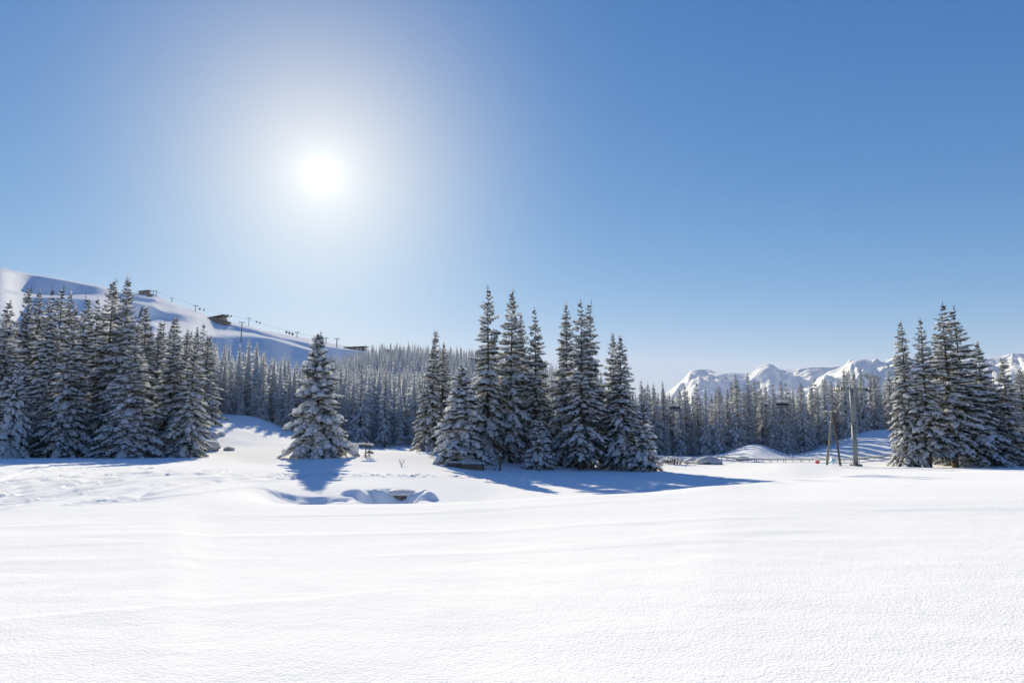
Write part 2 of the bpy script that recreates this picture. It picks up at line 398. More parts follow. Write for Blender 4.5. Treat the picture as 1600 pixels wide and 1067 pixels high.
_h = on_ground(487, 778, ymin=34)
HOLLOWS = [(_h[0], _h[1] - 1.0, 2.6, 1.6, 0.36)]
def features(x, y):
    z = np.zeros_like(x)
    r = np.hypot(x, y); a = np.degrees(np.arctan2(x, y))
    # rolling drifts
    z += 0.06 * fbm(x * 0.06, y * 0.06, 4) * smooth(3, 14, r) * (1 - 0.6 * smooth(20, 24, r) * (1 - smooth(24, 30, r)))
    z += 0.009 * fbm(x * 0.55, y * 1.1, 4) * (1 - smooth(25, 60, r))
    far = smooth(85, 110, r)
    z += far * 0.6 * fbm(x * 0.05, y * 0.05, 4)
    # churned snow on the left-hand piste
    m = (a < -13) & (a > -52) & (r > 15) & (r < 105)
    if m.any():
        xs, ys = x[m], y[m]; dz = np.zeros_like(xs)
        pxs = 800 + F * xs / ys
        reg = smooth(18, 26, ys) * (1 - smooth(60, 72, ys)) * (1 - smooth(250, 420, pxs))
        dz += reg * 0.007 * fbm(xs * 0.32 + ys * .25, ys * 1.1, 4, 0.7)
        for k, T in enumerate(TRACKS):
            w = 0.09 + 0.0010 * T[:, 1].mean()
            b_ = (xs > T[:, 0].min() - 1) & (xs < T[:, 0].max() + 1) & (ys > T[:, 1].min() - 1) & (ys < T[:, 1].max() + 1)
            if not b_.any(): continue
            xb, yb = xs[b_], ys[b_]
            best = np.full(xb.shape, 1e9)
            for p, q in zip(T[:-1], T[1:]):
                e = q - p; L2 = (e * e).sum() + 1e-9
                t = np.clip(((xb - p[0]) * e[0] + (yb - p[1]) * e[1]) / L2, 0, 1)
                best = np.minimum(best, np.hypot(xb - p[0] - t * e[0], yb - p[1] - t * e[1]))
            wob = 0.9 + 0.5 * perlin(xb * 0.25 + k, yb * 0.2)
            dz[b_] += wob * (-0.075 * np.exp(-(best / w) ** 2) + 0.042 * np.exp(-((best - 2.1 * w) / (0.7 * w)) ** 2))
        z[m] += dz
    # a line of footprints along the far side of the gully
    m = (r > 44) & (r < 82) & (a > -22) & (a < 14)
    if m.any():
        xs, ys = x[m], y[m]; dz = np.zeros_like(xs)
        for px, py, s, d in PRINTS:
            q = ((xs - px) / s) ** 2 + ((ys - py) / (s * 1.6)) ** 2
            dz += d * (-np.exp(-q) + 0.5 * np.exp(-((np.sqrt(q) - 1.5) / .5) ** 2))
        z[m] += dz
    # hollow in the bank where the stream runs under the snow
    sx, sy = SCOOP
    m = (np.abs(x - sx) < 14) & (np.abs(y - sy) < 14)
    if m.any():
        xs, ys = x[m], y[m]
        ex = (xs - sx) / (1.95 + 0.5 * fbm(xs * .5, ys * .5, 2)); ey = (ys - (sy - 1.0)) / (3.6 + 0.6 * fbm(xs * .5 + 9, ys * .3, 2))
        d = np.hypot(ex, ey) + 0.22 * fbm(xs * 1.0 + 4, ys * 1.0, 3)
        z[m] -= 1.0 * (1 - smooth(0.38, 1.08, d))
        for ox, oy, rr, hh in ((-1.1, 0.9, .5, .32), (1.7, -.2, .8, .45), (1.2, 1.5, .8, .35), (-2.2, -.8, .8, .3)):
            q = np.hypot(xs - sx - ox, ys - sy - oy) / rr
            z[m] += hh * np.sqrt(np.clip(1 - q * q, 0, 1))
    for hx, hy, rx, ry, dep in HOLLOWS:
        d = np.hypot((x - hx) / rx, (y - hy) / ry) + 0.55 * fbm(x * 0.6, y * 0.6, 3)
        z -= dep * (1 - smooth(0.1, 1.1, d))
    # wind-cut edge across the near field, left
    p0, p1 = np.array([-7.0, 6.0]), np.array([-1.2, 8.6])
    m = (r > 4) & (r < 16)
    if m.any():
        xs, ys = x[m], y[m]; e = (p1 - p0); L = np.hypot(*e); e = e / L
        s = (xs - p0[0]) * e[0] + (ys - p0[1]) * e[1]; n = -(xs - p0[0]) * e[1] + (ys - p0[1]) * e[0]
        n = n + 0.10 * fbm(s * 0.9, s * 0 + 3, 3)
        wgt = smooth(-4, 0, s) * (1 - smooth(L - 2, L + 1.5, s)) * (0.55 + 0.9 * np.clip(fbm(s * 0.8, s * 0 + 1, 2) + .2, 0, 1))
        z[m] += wgt * 0.013 * (smooth(0.10, -0.02, n) - 0) * np.exp(-np.clip(-n, 0, 9) / 0.5)
    m = (r > 8) & (r < 24)
    if m.any():
        xs, ys = x[m], y[m]
        st = perlin(xs * 0.09 + ys * 0.02 + 3.1, ys * 0.9 - xs * 0.12)
        z[m] += 0.011 * smooth(0.22, 0.34, st) * smooth(8, 12, r[m])
    return z

def height(x, y):
    x = np.atleast_1d(np.asarray(x, float)); y = np.atleast_1d(np.asarray(y, float))
    return base_height(x, y) + features(x, y)
def gz(x, y): return float(height([x], [y])[0])

def build_ground():
    az_in = np.arange(-44, 44.001, 0.17)
    az_out = np.concatenate([np.linspace(44, 75, 42)[1:], np.linspace(75, 285, 90)[1:], np.linspace(285, 316, 42)[1:-1]])
    az = np.radians(np.concatenate([az_in, az_out]))
    def geo(a, b, s):
        n = int(math.log(b / a) / math.log(1 + s)) + 1
        return list(np.geomspace(a, b, n + 1)[:-1])
    rr = geo(0.8, 3, .08) + geo(3, 18, .011) + geo(18, 90, .006) + geo(90, 320, .02) + geo(320, 16000, .09) + [16000.0]
    rr = np.array(rr)
    A, R = np.meshgrid(az, rr)
    X, Y = R * np.sin(A), R * np.cos(A)
    Zz = height(X.ravel(), Y.ravel())
    V = np.stack([X.ravel(), Y.ravel(), Zz], 1)
    V = np.vstack([V, [[0, 0, gz(0.01, 0.5)]]])
    n, mm = len(rr), len(az)
    i = np.arange(n - 1)[:, None] * mm; j = np.arange(mm)[None, :]; j2 = (j + 1) % mm
    Fq = np.stack([(i + j).ravel(), (i + mm + j).ravel(), (i + mm + j2).ravel(), (i + j2).ravel()], 1)
    c = len(V) - 1
    cap = np.stack([np.full(mm, c), np.arange(mm), (np.arange(mm) + 1) % mm, (np.arange(mm) + 1) % mm], 1)
    Fq = Fq[:, ::-1]
    me = mesh_from('snow_field', V, Fq)
    o = structure(link('snow_field', me, M_SNOW))
    o['label'] = 'smooth snow field with ski tracks and a snowed-in gully'
    return o
build_ground()

# ------------------------------------------------------------------ far terrain: the ski hill and the mountain ranges
def strip_terrain(name, mat, X, Y, Zz, label):
    n, m = X.shape
    i = np.arange(n - 1)[:, None] * m; j = np.arange(m - 1)[None, :]
    Fq = np.stack([(i + j).ravel(), (i + j + 1).ravel(), (i + m + j + 1).ravel(), (i + m + j).ravel()], 1)
    V = np.stack([X.ravel(), Y.ravel(), Zz.ravel()], 1)
    # make faces look up
    v = V[Fq[len(Fq) // 2]]
    if np.cross(v[1] - v[0], v[2] - v[0])[2] < 0: Fq = Fq[:, ::-1]
    o = structure(link(name, mesh_from(name, V, Fq), mat)); o['label'] = label
    return o

HILL_RIDGE = [(-900,330),(-400,372),(0,418),(40,427),(100,437),(150,445),(195,457),(215,457),(240,459),(262,470),(285,479),(305,484),(335,498),(355,502),(380,507),(410,515),(440,521),(480,528),(520,536),(545,541),(575,545),(620,553),(680,563),(800,590),(1000,640)]
HILL_LIT = [   # bands that lie flatter and catch the sun: (px, top row, bottom row)
 [(-200,410,424),(0,419,424),(60,428,432),(150,446,449),(200,457,459),(262,470,475),(300,483,491),(340,499,503),(400,512,517),(450,522,531),(500,531,541),(560,543,549),(640,556,566)],
 [(-200,440,450),(0,452,458),(60,459,465),(140,461,468),(205,469,472),(230,472,480),(280,482,489),(320,491,498),(345,499,503)],
 [(60,490,500),(200,498,507),(230,501,510),(270,505,511),(310,507,510),(350,508,510)],
 [(200,520,530),(260,515,521),(290,514,519),(315,513,517)],
 [(330,521,525),(350,518,523),(380,519,523),(410,524,527),(440,531,534),(470,541,544),(500,549,552)],
]
HILL_PTS = {}
def build_hill():
    pxs = np.arange(-900, 1001, 5.0)
    ridge = np.interp(pxs, *zip(*HILL_RIDGE))
    ridge = ridge + 0.7 * fbm(pxs * 0.03, pxs * 0 + 2, 4)
    yr = np.interp(pxs, [-900, 0, 215, 345, 560, 1000], [1500, 1250, 1120, 1000, 850, 800])
    rows = 130
    X = np.zeros((rows + 6, len(pxs))); Y = X.copy(); Zz = X.copy()
    lits = []
    for band in HILL_LIT:
        b = np.array(band, float)
        top = np.interp(pxs, b[:, 0], b[:, 1]); bot = np.interp(pxs, b[:, 0], b[:, 2])
        ok = (pxs >= b[0, 0]) & (pxs <= b[-1, 0])
        lits.append((top, np.where(ok, bot, top - 3)))
    cy = yr.copy(); cz = np.array([Z(y, p) for y, p in zip(yr, ridge)])
    # back side of the ridge
    for k, (dy, dz) in enumerate([(900, -260), (500, -140), (250, -62), (120, -24), (50, -7), (18, -1.2)]):
        Y[k] = yr + dy; Zz[k] = cz + dz; X[k] = (pxs - 800) / F * Y[k] / CP
    py = ridge.copy()
    noise_s = fbm(pxs * 0.02, pxs * 0 + 5, 3)
    for k in range(rows):
        Y[6 + k] = cy; Zz[6 + k] = cz
        v = (533.5 - py) / F
        X[6 + k] = (pxs - 800) / F * cy / (CP - v * SP)
        step = 1.0 if k < 110 else 3.0
        py = py + step
        v = (533.5 - py) / F
        te = (SP + v * CP) / (CP - v * SP)
        lit = np.zeros_like(pxs)
        jit = 0.8 * fbm(pxs * 0.02, pxs * 0 + k * 0.02, 3)
        for t, b in lits:
            lit = np.maximum(lit, smooth(-0.8, 0.8, py + jit - t) * (1 - smooth(-0.8, 0.8, py + jit - b)))
        slope = np.tan(np.radians(26 + 2 * noise_s + 3 * fbm(pxs * .012, pxs * 0 + k * .05, 2)))
        slope = slope * (1 - lit) + lit * np.maximum(te + 0.018, math.tan(math.radians(8)))
        # point on the next ray down with that slope
        ny = (cz - EYE - slope * cy) / (te - slope)
        ny = np.clip(ny, cy - 60, cy - 0.5)
        cz = EYE + te * ny; cy = ny
    kr = np.exp(-0.5 * (np.arange(-12, 13) / 2.0) ** 2); kr /= kr.sum()
    for k in range(6, rows + 6):
        v = (Zz[k] - EYE) / Y[k]
        Y[k] = np.convolve(np.pad(Y[k], 12, mode='edge'), kr, 'valid')
        Zz[k] = EYE + v * Y[k]
        X[k] = (pxs - 800) / F * Y[k] * (CP + SP * v)
    HILL_PTS['grid'] = (X, Y, Zz, pxs, ridge)
    return strip_terrain('ski_hill', M_SNOWF, X, Y, Zz, 'broad snowy ski hill with terraced pistes and lifts')
build_hill()
def on_hill(px, py):
    """world point of the hill's surface seen at that pixel"""
    X, Y, Zz, pxs, ridge = HILL_PTS['grid']
    j = int(round((px + 900) / 5)); k = 6 + int(max(0, min(100, round(py - ridge[j]))))
    return np.array([X[k, j] + (px - pxs[j]) / F * Y[k, j], Y[k, j], Zz[k, j]])

def build_range(name, ridge_pts, dist, px0, px1, seed, depth, fall, rough, label, step=3.5):
    pxs = np.arange(px0, px1 + .1, step)
    ridge = np.interp(pxs, *zip(*ridge_pts)) + 0.6 * ridged(pxs * 0.05 + seed, pxs * 0 + seed, 4) - 0.3
    zr = np.array([Z(dist, p) for p in ridge])
    q = np.concatenate([np.linspace(-0.5, 0, 12)[:-1], np.linspace(0, 1, 90)])
    Q, P = np.meshgrid(q, pxs, indexing='ij')
    Yd = dist - Q * depth
    base = np.where(Q >= 0, zr[None, :] - fall * np.power(np.abs(Q), 0.9), zr[None, :] - fall * np.abs(Q) * 1.4)
    xx = (P - 800) / F * Yd / CP
    amp = rough * (1 - np.exp(-np.abs(Q) * 5))
    s = 1 / (depth * 0.42)
    wx = xx + 0.25 * depth * fbm(xx * s * .7 + seed, Yd * s * .7, 3)
    n = ridged(wx * s * 1.3 + seed, Yd * s * 0.7 + seed, 6, 0.52) - 1.1 + 0.05 * ridged(xx * s * 9, Yd * s * 4 + seed, 3)
    return strip_terrain(name, M_SNOWM, xx, Yd, base + amp * n, label)
build_range('mountain_plateau', [(700,690),(960,660),(1030,620),(1050,605),(1066,592),(1078,578),(1092,576),(1108,577),(1114,581),(1140,582),(1158,583),(1172,582),(1178,578),(1186,571),(1198,567),(1208,570),(1216,577),(1240,577),(1262,573),(1290,573),(1310,572),(1340,574),(1420,580),(1800,600)],
            8200, 700, 1800, 2.3, 2600, 700, 230, 'far blue-white mountain plateau with rocky knob behind the forest')
build_range('mountain_massif', [(1180,680),(1255,612),(1275,590),(1292,580),(1312,573),(1330,565),(1345,561),(1356,561),(1366,565),(1385,562),(1400,556),(1420,559),(1450,562),(1480,570),(1510,566),(1540,561),(1560,558),(1575,553),(1590,554),(1620,549),(1700,540),(1800,550),(2100,600)],
            6400, 1180, 2100, 7.7, 2400, 800, 330, 'sunlit snowy mountain massif rising behind the right-hand forest')

# ------------------------------------------------------------------ spruce trees
LUMP_V = []
for (t, rr) in ((-0.55, 0.80), (0.35, 0.95)):
    for k in range(5):
        a = 2 * math.pi * (k + (0.5 if t > 0 else 0)) / 5
        LUMP_V.append((t, rr * math.cos(a), rr * math.sin(a)))
LUMP_V += [(-1, 0, 0), (1, 0, 0)]
LUMP_V = np.array(LUMP_V)
_f = []
for k in range(5):
    k2 = (k + 1) % 5
    _f += [(k, k2, 5 + k), (k2, 5 + k2, 5 + k), (10, k2, k), (11, 5 + k, 5 + k2)]
LUMP_F = np.array(_f)
def unit(v): return v / (np.linalg.norm(v, axis=-1, keepdims=True) + 1e-9)

def lumps(C, D, a, b, c, r, jit=0.18):
    """snow lumps: centres C, long axis D, half sizes a (along), b (across), c (up)"""
    n = len(C)
    D = unit(D); up = np.array([0, 0, 1.0]); S = unit(np.cross(up, D)); U = np.cross(D, S)
    V = LUMP_V[None] * (1 + jit * r.standard_normal((n, 12, 1)))
    zc = V[..., 2]; zc = np.where(zc < 0, zc * 0.55, zc)
    P = C[:, None] + D[:, None] * (V[..., 0] * a[:, None])[..., None] + S[:, None] * (V[..., 1] * b[:, None])[..., None] + U[:, None] * (zc * c[:, None])[..., None]
    Fc = LUMP_F[None] + (np.arange(n) * 12)[:, None, None]
    return P.reshape(-1, 3), Fc.reshape(-1, 3)

def twigs(P, D, l, K, w, r, spread=0.75, droop=0.4):
    """K needle-covered twig blades along every branchlet"""
    n = len(P)
    up = np.array([0, 0, 1.0]); D = unit(D); S = unit(np.cross(up, D))
    u = (np.arange(K)[None] + r.random((n, K))) / K
    side = np.where(np.arange(K) % 2 == 0, 1.0, -1.0)[None] * (0.4 + 0.7 * r.random((n, K)))
    side[:, -1] *= 0.1
    dd = unit(D[:, None] * 0.75 + S[:, None] * (side * spread)[..., None] - up * (droop * (0.3 + r.random((n, K))))[..., None])
    B = P[:, None] + D[:, None] * (u * l[:, None] * 0.9)[..., None]
    L = (l[:, None] * (0.30 + 0.25 * r.random((n, K))) + 0.10)
    perp = unit(np.cross(dd, D[:, None] + 0.3 * r.standard_normal((n, K, 3))) )
    ww = (w * (0.7 + 0.6 * r.random((n, K))))[..., None]
    a = B - perp * ww; b = B + perp * ww; m1 = B + dd * L[..., None] * .55
    p2 = unit(np.cross(dd, perp)); 
    tip = B + dd * L[..., None]
    V = np.stack([a, b, tip, m1 + p2 * ww * 1.1], 2).reshape(-1, 3)
    k = np.arange(n * K)[:, None] * 4
    Fc = np.concatenate([k + np.array([[0, 1, 2]]), k + np.array([[0, 3, 2]])], 0)
    return V, Fc

def trunk_mesh(H, r0, sides=8):
    hs = np.array([-0.6, 0.0, 0.12, 0.4, 0.75, 1.0]) * H; hs[0] = -0.6
    rr = np.array([1.35, 1.2, 1.0, 0.72, 0.32, 0.02]) * r0
    a = np.arange(sides) * 2 * np.pi / sides
    V = np.concatenate([np.stack([q * np.cos(a), q * np.sin(a), np.full(sides, h)], 1) for h, q in zip(hs, rr)])
    Fc = []
    for i in range(len(hs) - 1):
        for k in range(sides):
            Fc.append((i * sides + k, i * sides + (k + 1) % sides, (i + 1) * sides + (k + 1) % sides, (i + 1) * sides + k))
    return V, np.array(Fc)

def spruce(seed, H, R, spacing, K, tw, snow=0.8, clear=0.03, lump=1.0, full=0.75, droop=1.0, whorl=0.52, nb=6, slab=1.0, point=1.9, heavy=0.88):
    r = np.random.default_rng(seed)
    up = np.array([[0, 0, 1.0]])
    # whorls of boughs, closer together towards the tip, with a few stray boughs between
    hs, h = [], clear * H
    while h < H * 0.985:
        hs.append(h); h += whorl * (0.62 + 0.38 * (1 - h / H)) * r.uniform(0.8, 1.25)
    tt, aa, load = [], [], []
    for w, h in enumerate(hs):
        n = max(3, int(round(nb * (0.55 + 0.5 * (1 - h / H)) + r.normal(0, 0.7))))
        a0 = r.uniform(0, 6.28)
        for q in range(n):
            if r.random() < 0.07: continue
            tt.append((h + r.normal(0, 0.07) * whorl / 0.5) / H); aa.append(a0 + 6.283 * q / n + r.normal(0, 0.22))
    for q in range(int(len(hs) * 1.3)):
        tt.append(clear + (1 - clear) * r.random() ** 1.2 * 0.95); aa.append(r.uniform(0, 6.28))
    t = np.clip(np.array(tt), clear, 0.992); az = np.array(aa); n = len(t)
    load = np.clip(r.normal(heavy, 0.32, n), 0.1, 1.35)
    taper = np.minimum(np.minimum(np.power(1 - t, full), point * (1 - t)), 0.66 + (t - clear) * 4.0)
    L = R * taper * np.clip(r.normal(0.92, 0.16, n), 0.45, 1.25) * (1 + 0.32 * perlin(t * H * 0.55 + seed * 3.1, az / 1.4)) + 0.05
    Ps, Ds, Ls, Ss, Ws = [], [], [], [], []
    SC_, SD_, SA_, SB_, SH_ = [], [], [], [], []
    cx = 0.06 * R * np.sin(t * 3 + seed)
    for i in range(n):
        l0 = L[i]; ti = t[i]
        a0 = math.radians(-16 + 46 * ti ** 1.2 + r.normal(0, 7)); k = (0.50 - 0.30 * ti) * droop * (0.6 + 0.55 * load[i]); up3 = 0.18
        m = max(3, int(l0 / spacing))
        s = 0.08 + 0.92 * (np.arange(m) + r.random(m) * 0.8) / m
        dr = np.array([math.cos(az[i]), math.sin(az[i]), 0])
        ta = math.tan(a0)
        def axis(q):
            q = np.asarray(q)
            p = dr[None] * (q * l0)[:, None] + up * (ti * H + l0 * (ta * q - k * q ** 2 + up3 * q ** 3))[:, None]
            p[:, 0] += cx[i]
            return p, unit(dr[None] + up * (ta - 2 * k * q + 3 * up3 * q ** 2)[:, None])
        pos, tang = axis(s)
        sd = np.array([-dr[1], dr[0], 0])
        for sgn in (-1, 1):
            ang = np.radians(40 + 18 * r.random(m))
            d = tang * np.cos(ang)[:, None] + sd[None] * (sgn * np.sin(ang))[:, None] - up * (0.12 + 0.55 * r.random(m))[:, None] * (1.1 - ti)
            bl = np.clip(0.46 * l0 * np.minimum((1.08 - s) ** 0.65, 0.35 + 1.6 * s) * (0.65 + 0.55 * r.random(m)), 0.07, 0.9)
            Ps.append(pos); Ds.append(d); Ls.append(bl); Ss.append(s * 1.0); Ws.append(np.full(m, load[i]))
        Ps.append(pos[-1:]); Ds.append(tang[-1:]); Ls.append(np.array([min(0.45, 0.08 + 0.16 * l0)])); Ss.append(np.array([1.0])); Ws.append(load[i:i + 1])
        # slabs of snow bending the bough down
        ns = max(1, int(l0 / (0.50 * lump)))
        if load[i] > 0.35:
            q = 0.22 + 0.74 * (np.arange(ns) + 0.25 + 0.5 * r.random(ns)) / ns
            q = q[r.random(ns) < 0.55 + 0.45 * load[i]]
            if len(q):
                p, tg = axis(q)
                wd = np.clip(0.30 * l0 * np.minimum((1.1 - q) ** 0.6, 0.4 + 1.4 * q), 0.05, 0.5) * (0.7 + 0.5 * r.random(len(q)))
                th = (0.05 + 0.10 * load[i] * np.sqrt(np.minimum(l0, 1.6))) * (0.8 + 0.5 * r.random(len(q))) * slab
                SC_.append(p + up * (th * 0.55)[:, None] + sd[None] * (r.normal(0, 0.12, len(q)) * wd)[:, None]); SD_.append(tg + r.normal(0, 0.12, (len(q), 3)))
                SA_.append(0.42 * l0 / ns * (0.9 + 0.5 * r.random(len(q))) + 0.05); SB_.append(wd * 0.85); SH_.append(th)
    for q in range(3):
        Ps.append(np.array([[cx[-1], 0, H * (0.955 + .015 * q)]])); Ds.append(np.array([[0.02 * q, 0.01, 1.0]])); Ls.append(np.array([0.045 * H * .6])); Ss.append(np.array([1.0])); Ws.append(np.array([0.5]))
    P, D, l, s, wl_ = map(np.concatenate, (Ps, Ds, Ls, Ss, Ws))
    NV, NF = twigs(P, D, l, K, tw, r)
    keep = r.random(len(P)) < snow * wl_ * (0.35 + 0.45 * s)
    P2, D2, l2, s2 = P[keep], unit(D[keep]), l[keep], s[keep]
    C = P2 + D2 * (l2 * (0.45 + 0.2 * r.random(len(P2))))[:, None] + up * (0.05 * lump * (0.5 + s2))[:, None]
    a = l2 * (0.40 + 0.22 * r.random(len(P2))); b = (0.035 + 0.17 * l2 * (0.6 + 0.8 * r.random(len(P2)))) * lump; c = b * (0.55 + 0.35 * r.random(len(P2)))
    SV, SF = lumps(C, D2, a, b, c, r)
    V2, F2 = lumps(np.concatenate(SC_), np.concatenate(SD_), np.concatenate(SA_), np.concatenate(SB_), np.concatenate(SH_), r, 0.24)
    SV, SF = np.concatenate([SV, V2]), np.concatenate([SF, F2 + len(SV)])
    return (NV, NF), (SV, SF), trunk_mesh(H * 0.98, max(0.09, H * 0.0135))

class TreeKind:
    def __init__(self, name, needle_mat, **kw):
        (nv, nf), (sv, sf), (tv, tf) = spruce(**kw)
        self.H = kw['H']; self.R = kw['R']
        self.crown = mesh_from(name + '_crown', nv, nf, False); self.crown.materials.append(needle_mat)
        self.snow = mesh_from(name + '_snow', sv, sf, True); self.snow.materials.append(M_TSNOW)
        self.trunk = mesh_from(name + '_trunk', tv, tf, True); self.trunk.materials.append(M_BARK)
        self.raw = (nv, nf, sv, sf)
        self.proto = None
    def place(self, name, loc, hscale, rscale, rz, label, group, tilt=(0, 0)):
        root = thing(name, loc, label, 'tree', group, rz)
        root.rotation_euler = (tilt[0], tilt[1], rz)
        root.scale = (rscale, rscale, hscale)
        if self.proto is None:
            t = link('trunk', self.trunk, None, root); c = link('crown', self.crown, None, root); s = link('snow_load', self.snow, None, c); s['kind'] = 'stuff'
            self.proto = (t, c, s)
        else:
            t, c, s = (o.copy() for o in self.proto)
            for o in (t, c, s): COL.objects.link(o)
            t.parent = root; c.parent = root; s.parent = c
        return root

HERO = [TreeKind('spruce%d' % i, M_NEEDLE, **kw) for i, kw in enumerate([
    dict(seed=1, H=20.0, R=3.4, spacing=0.24, K=5, tw=0.035, snow=0.85, full=0.78, whorl=0.56, nb=7),
    dict(seed=2, H=20.0, R=3.1, spacing=0.24, K=5, tw=0.035, snow=0.75, full=0.70, droop=1.25, whorl=0.50, nb=6.5),
    dict(seed=3, H=20.0, R=3.8, spacing=0.25, K=5, tw=0.035, snow=0.95, full=0.86, droop=1.0, whorl=0.58, nb=8, slab=1.15),
    dict(seed=4, H=20.0, R=3.3, spacing=0.24, K=5, tw=0.036, snow=0.70, full=0.78, clear=0.12, droop=0.95, whorl=0.6, nb=6.5, slab=0.9),
    dict(seed=5, H=14.0, R=3.9, spacing=0.23, K=5, tw=0.035, snow=1.0, full=0.70, lump=1.2, droop=0.9, whorl=0.50, nb=8.5, slab=1.45, point=2.6, heavy=1.1),      # broad lone tree
    dict(seed=6, H=11.0, R=3.6, spacing=0.23, K=5, tw=0.035, snow=1.0, full=0.82, lump=1.25, droop=1.2, whorl=0.46, nb=8.5, slab=1.5, heavy=1.1),               # snow-laden young tree
    dict(seed=7, H=7.0, R=1.7, spacing=0.20, K=5, tw=0.03, snow=1.0, full=0.8, whorl=0.34, nb=7, slab=1.3, heavy=1.05),                                        # small tree
    dict(seed=8, H=20.0, R=3.2, spacing=0.24, K=5, tw=0.035, snow=0.8, full=0.66, droop=1.1, whorl=0.62, nb=6, slab=1.05, point=1.6),
])]
MIDK = [TreeKind('forest_spruce%d' % i, M_FNEEDLE, **kw) for i, kw in enumerate([
    dict(seed=21, H=17.0, R=2.5, spacing=0.36, K=4, tw=0.05, snow=0.8, lump=1.15, full=0.72, droop=1.4, whorl=0.62, nb=6),
    dict(seed=22, H=17.0, R=2.2, spacing=0.36, K=4, tw=0.05, snow=0.75, lump=1.15, full=0.66, droop=1.5, whorl=0.56, nb=6),
    dict(seed=23, H=17.0, R=2.8, spacing=0.38, K=4, tw=0.05, snow=0.9, lump=1.2, full=0.80, droop=1.3, whorl=0.66, nb=6.5, slab=1.2),
    dict(seed=24, H=17.0, R=2.1, spacing=0.36, K=4, tw=0.05, snow=0.6, lump=1.1, full=0.62, clear=0.12, droop=1.5, whorl=0.60, nb=5.5),
    dict(seed=25, H=17.0, R=2.6, spacing=0.38, K=4, tw=0.05, snow=0.8, lump=1.2, full=0.74, droop=1.4, whorl=0.70, nb=6, slab=1.2),
    dict(seed=26, H=17.0, R=2.3, spacing=0.38, K=4, tw=0.05, snow=0.85, lump=1.2, full=0.9, droop=1.2, whorl=0.58, nb=6, slab=1.1),
])]

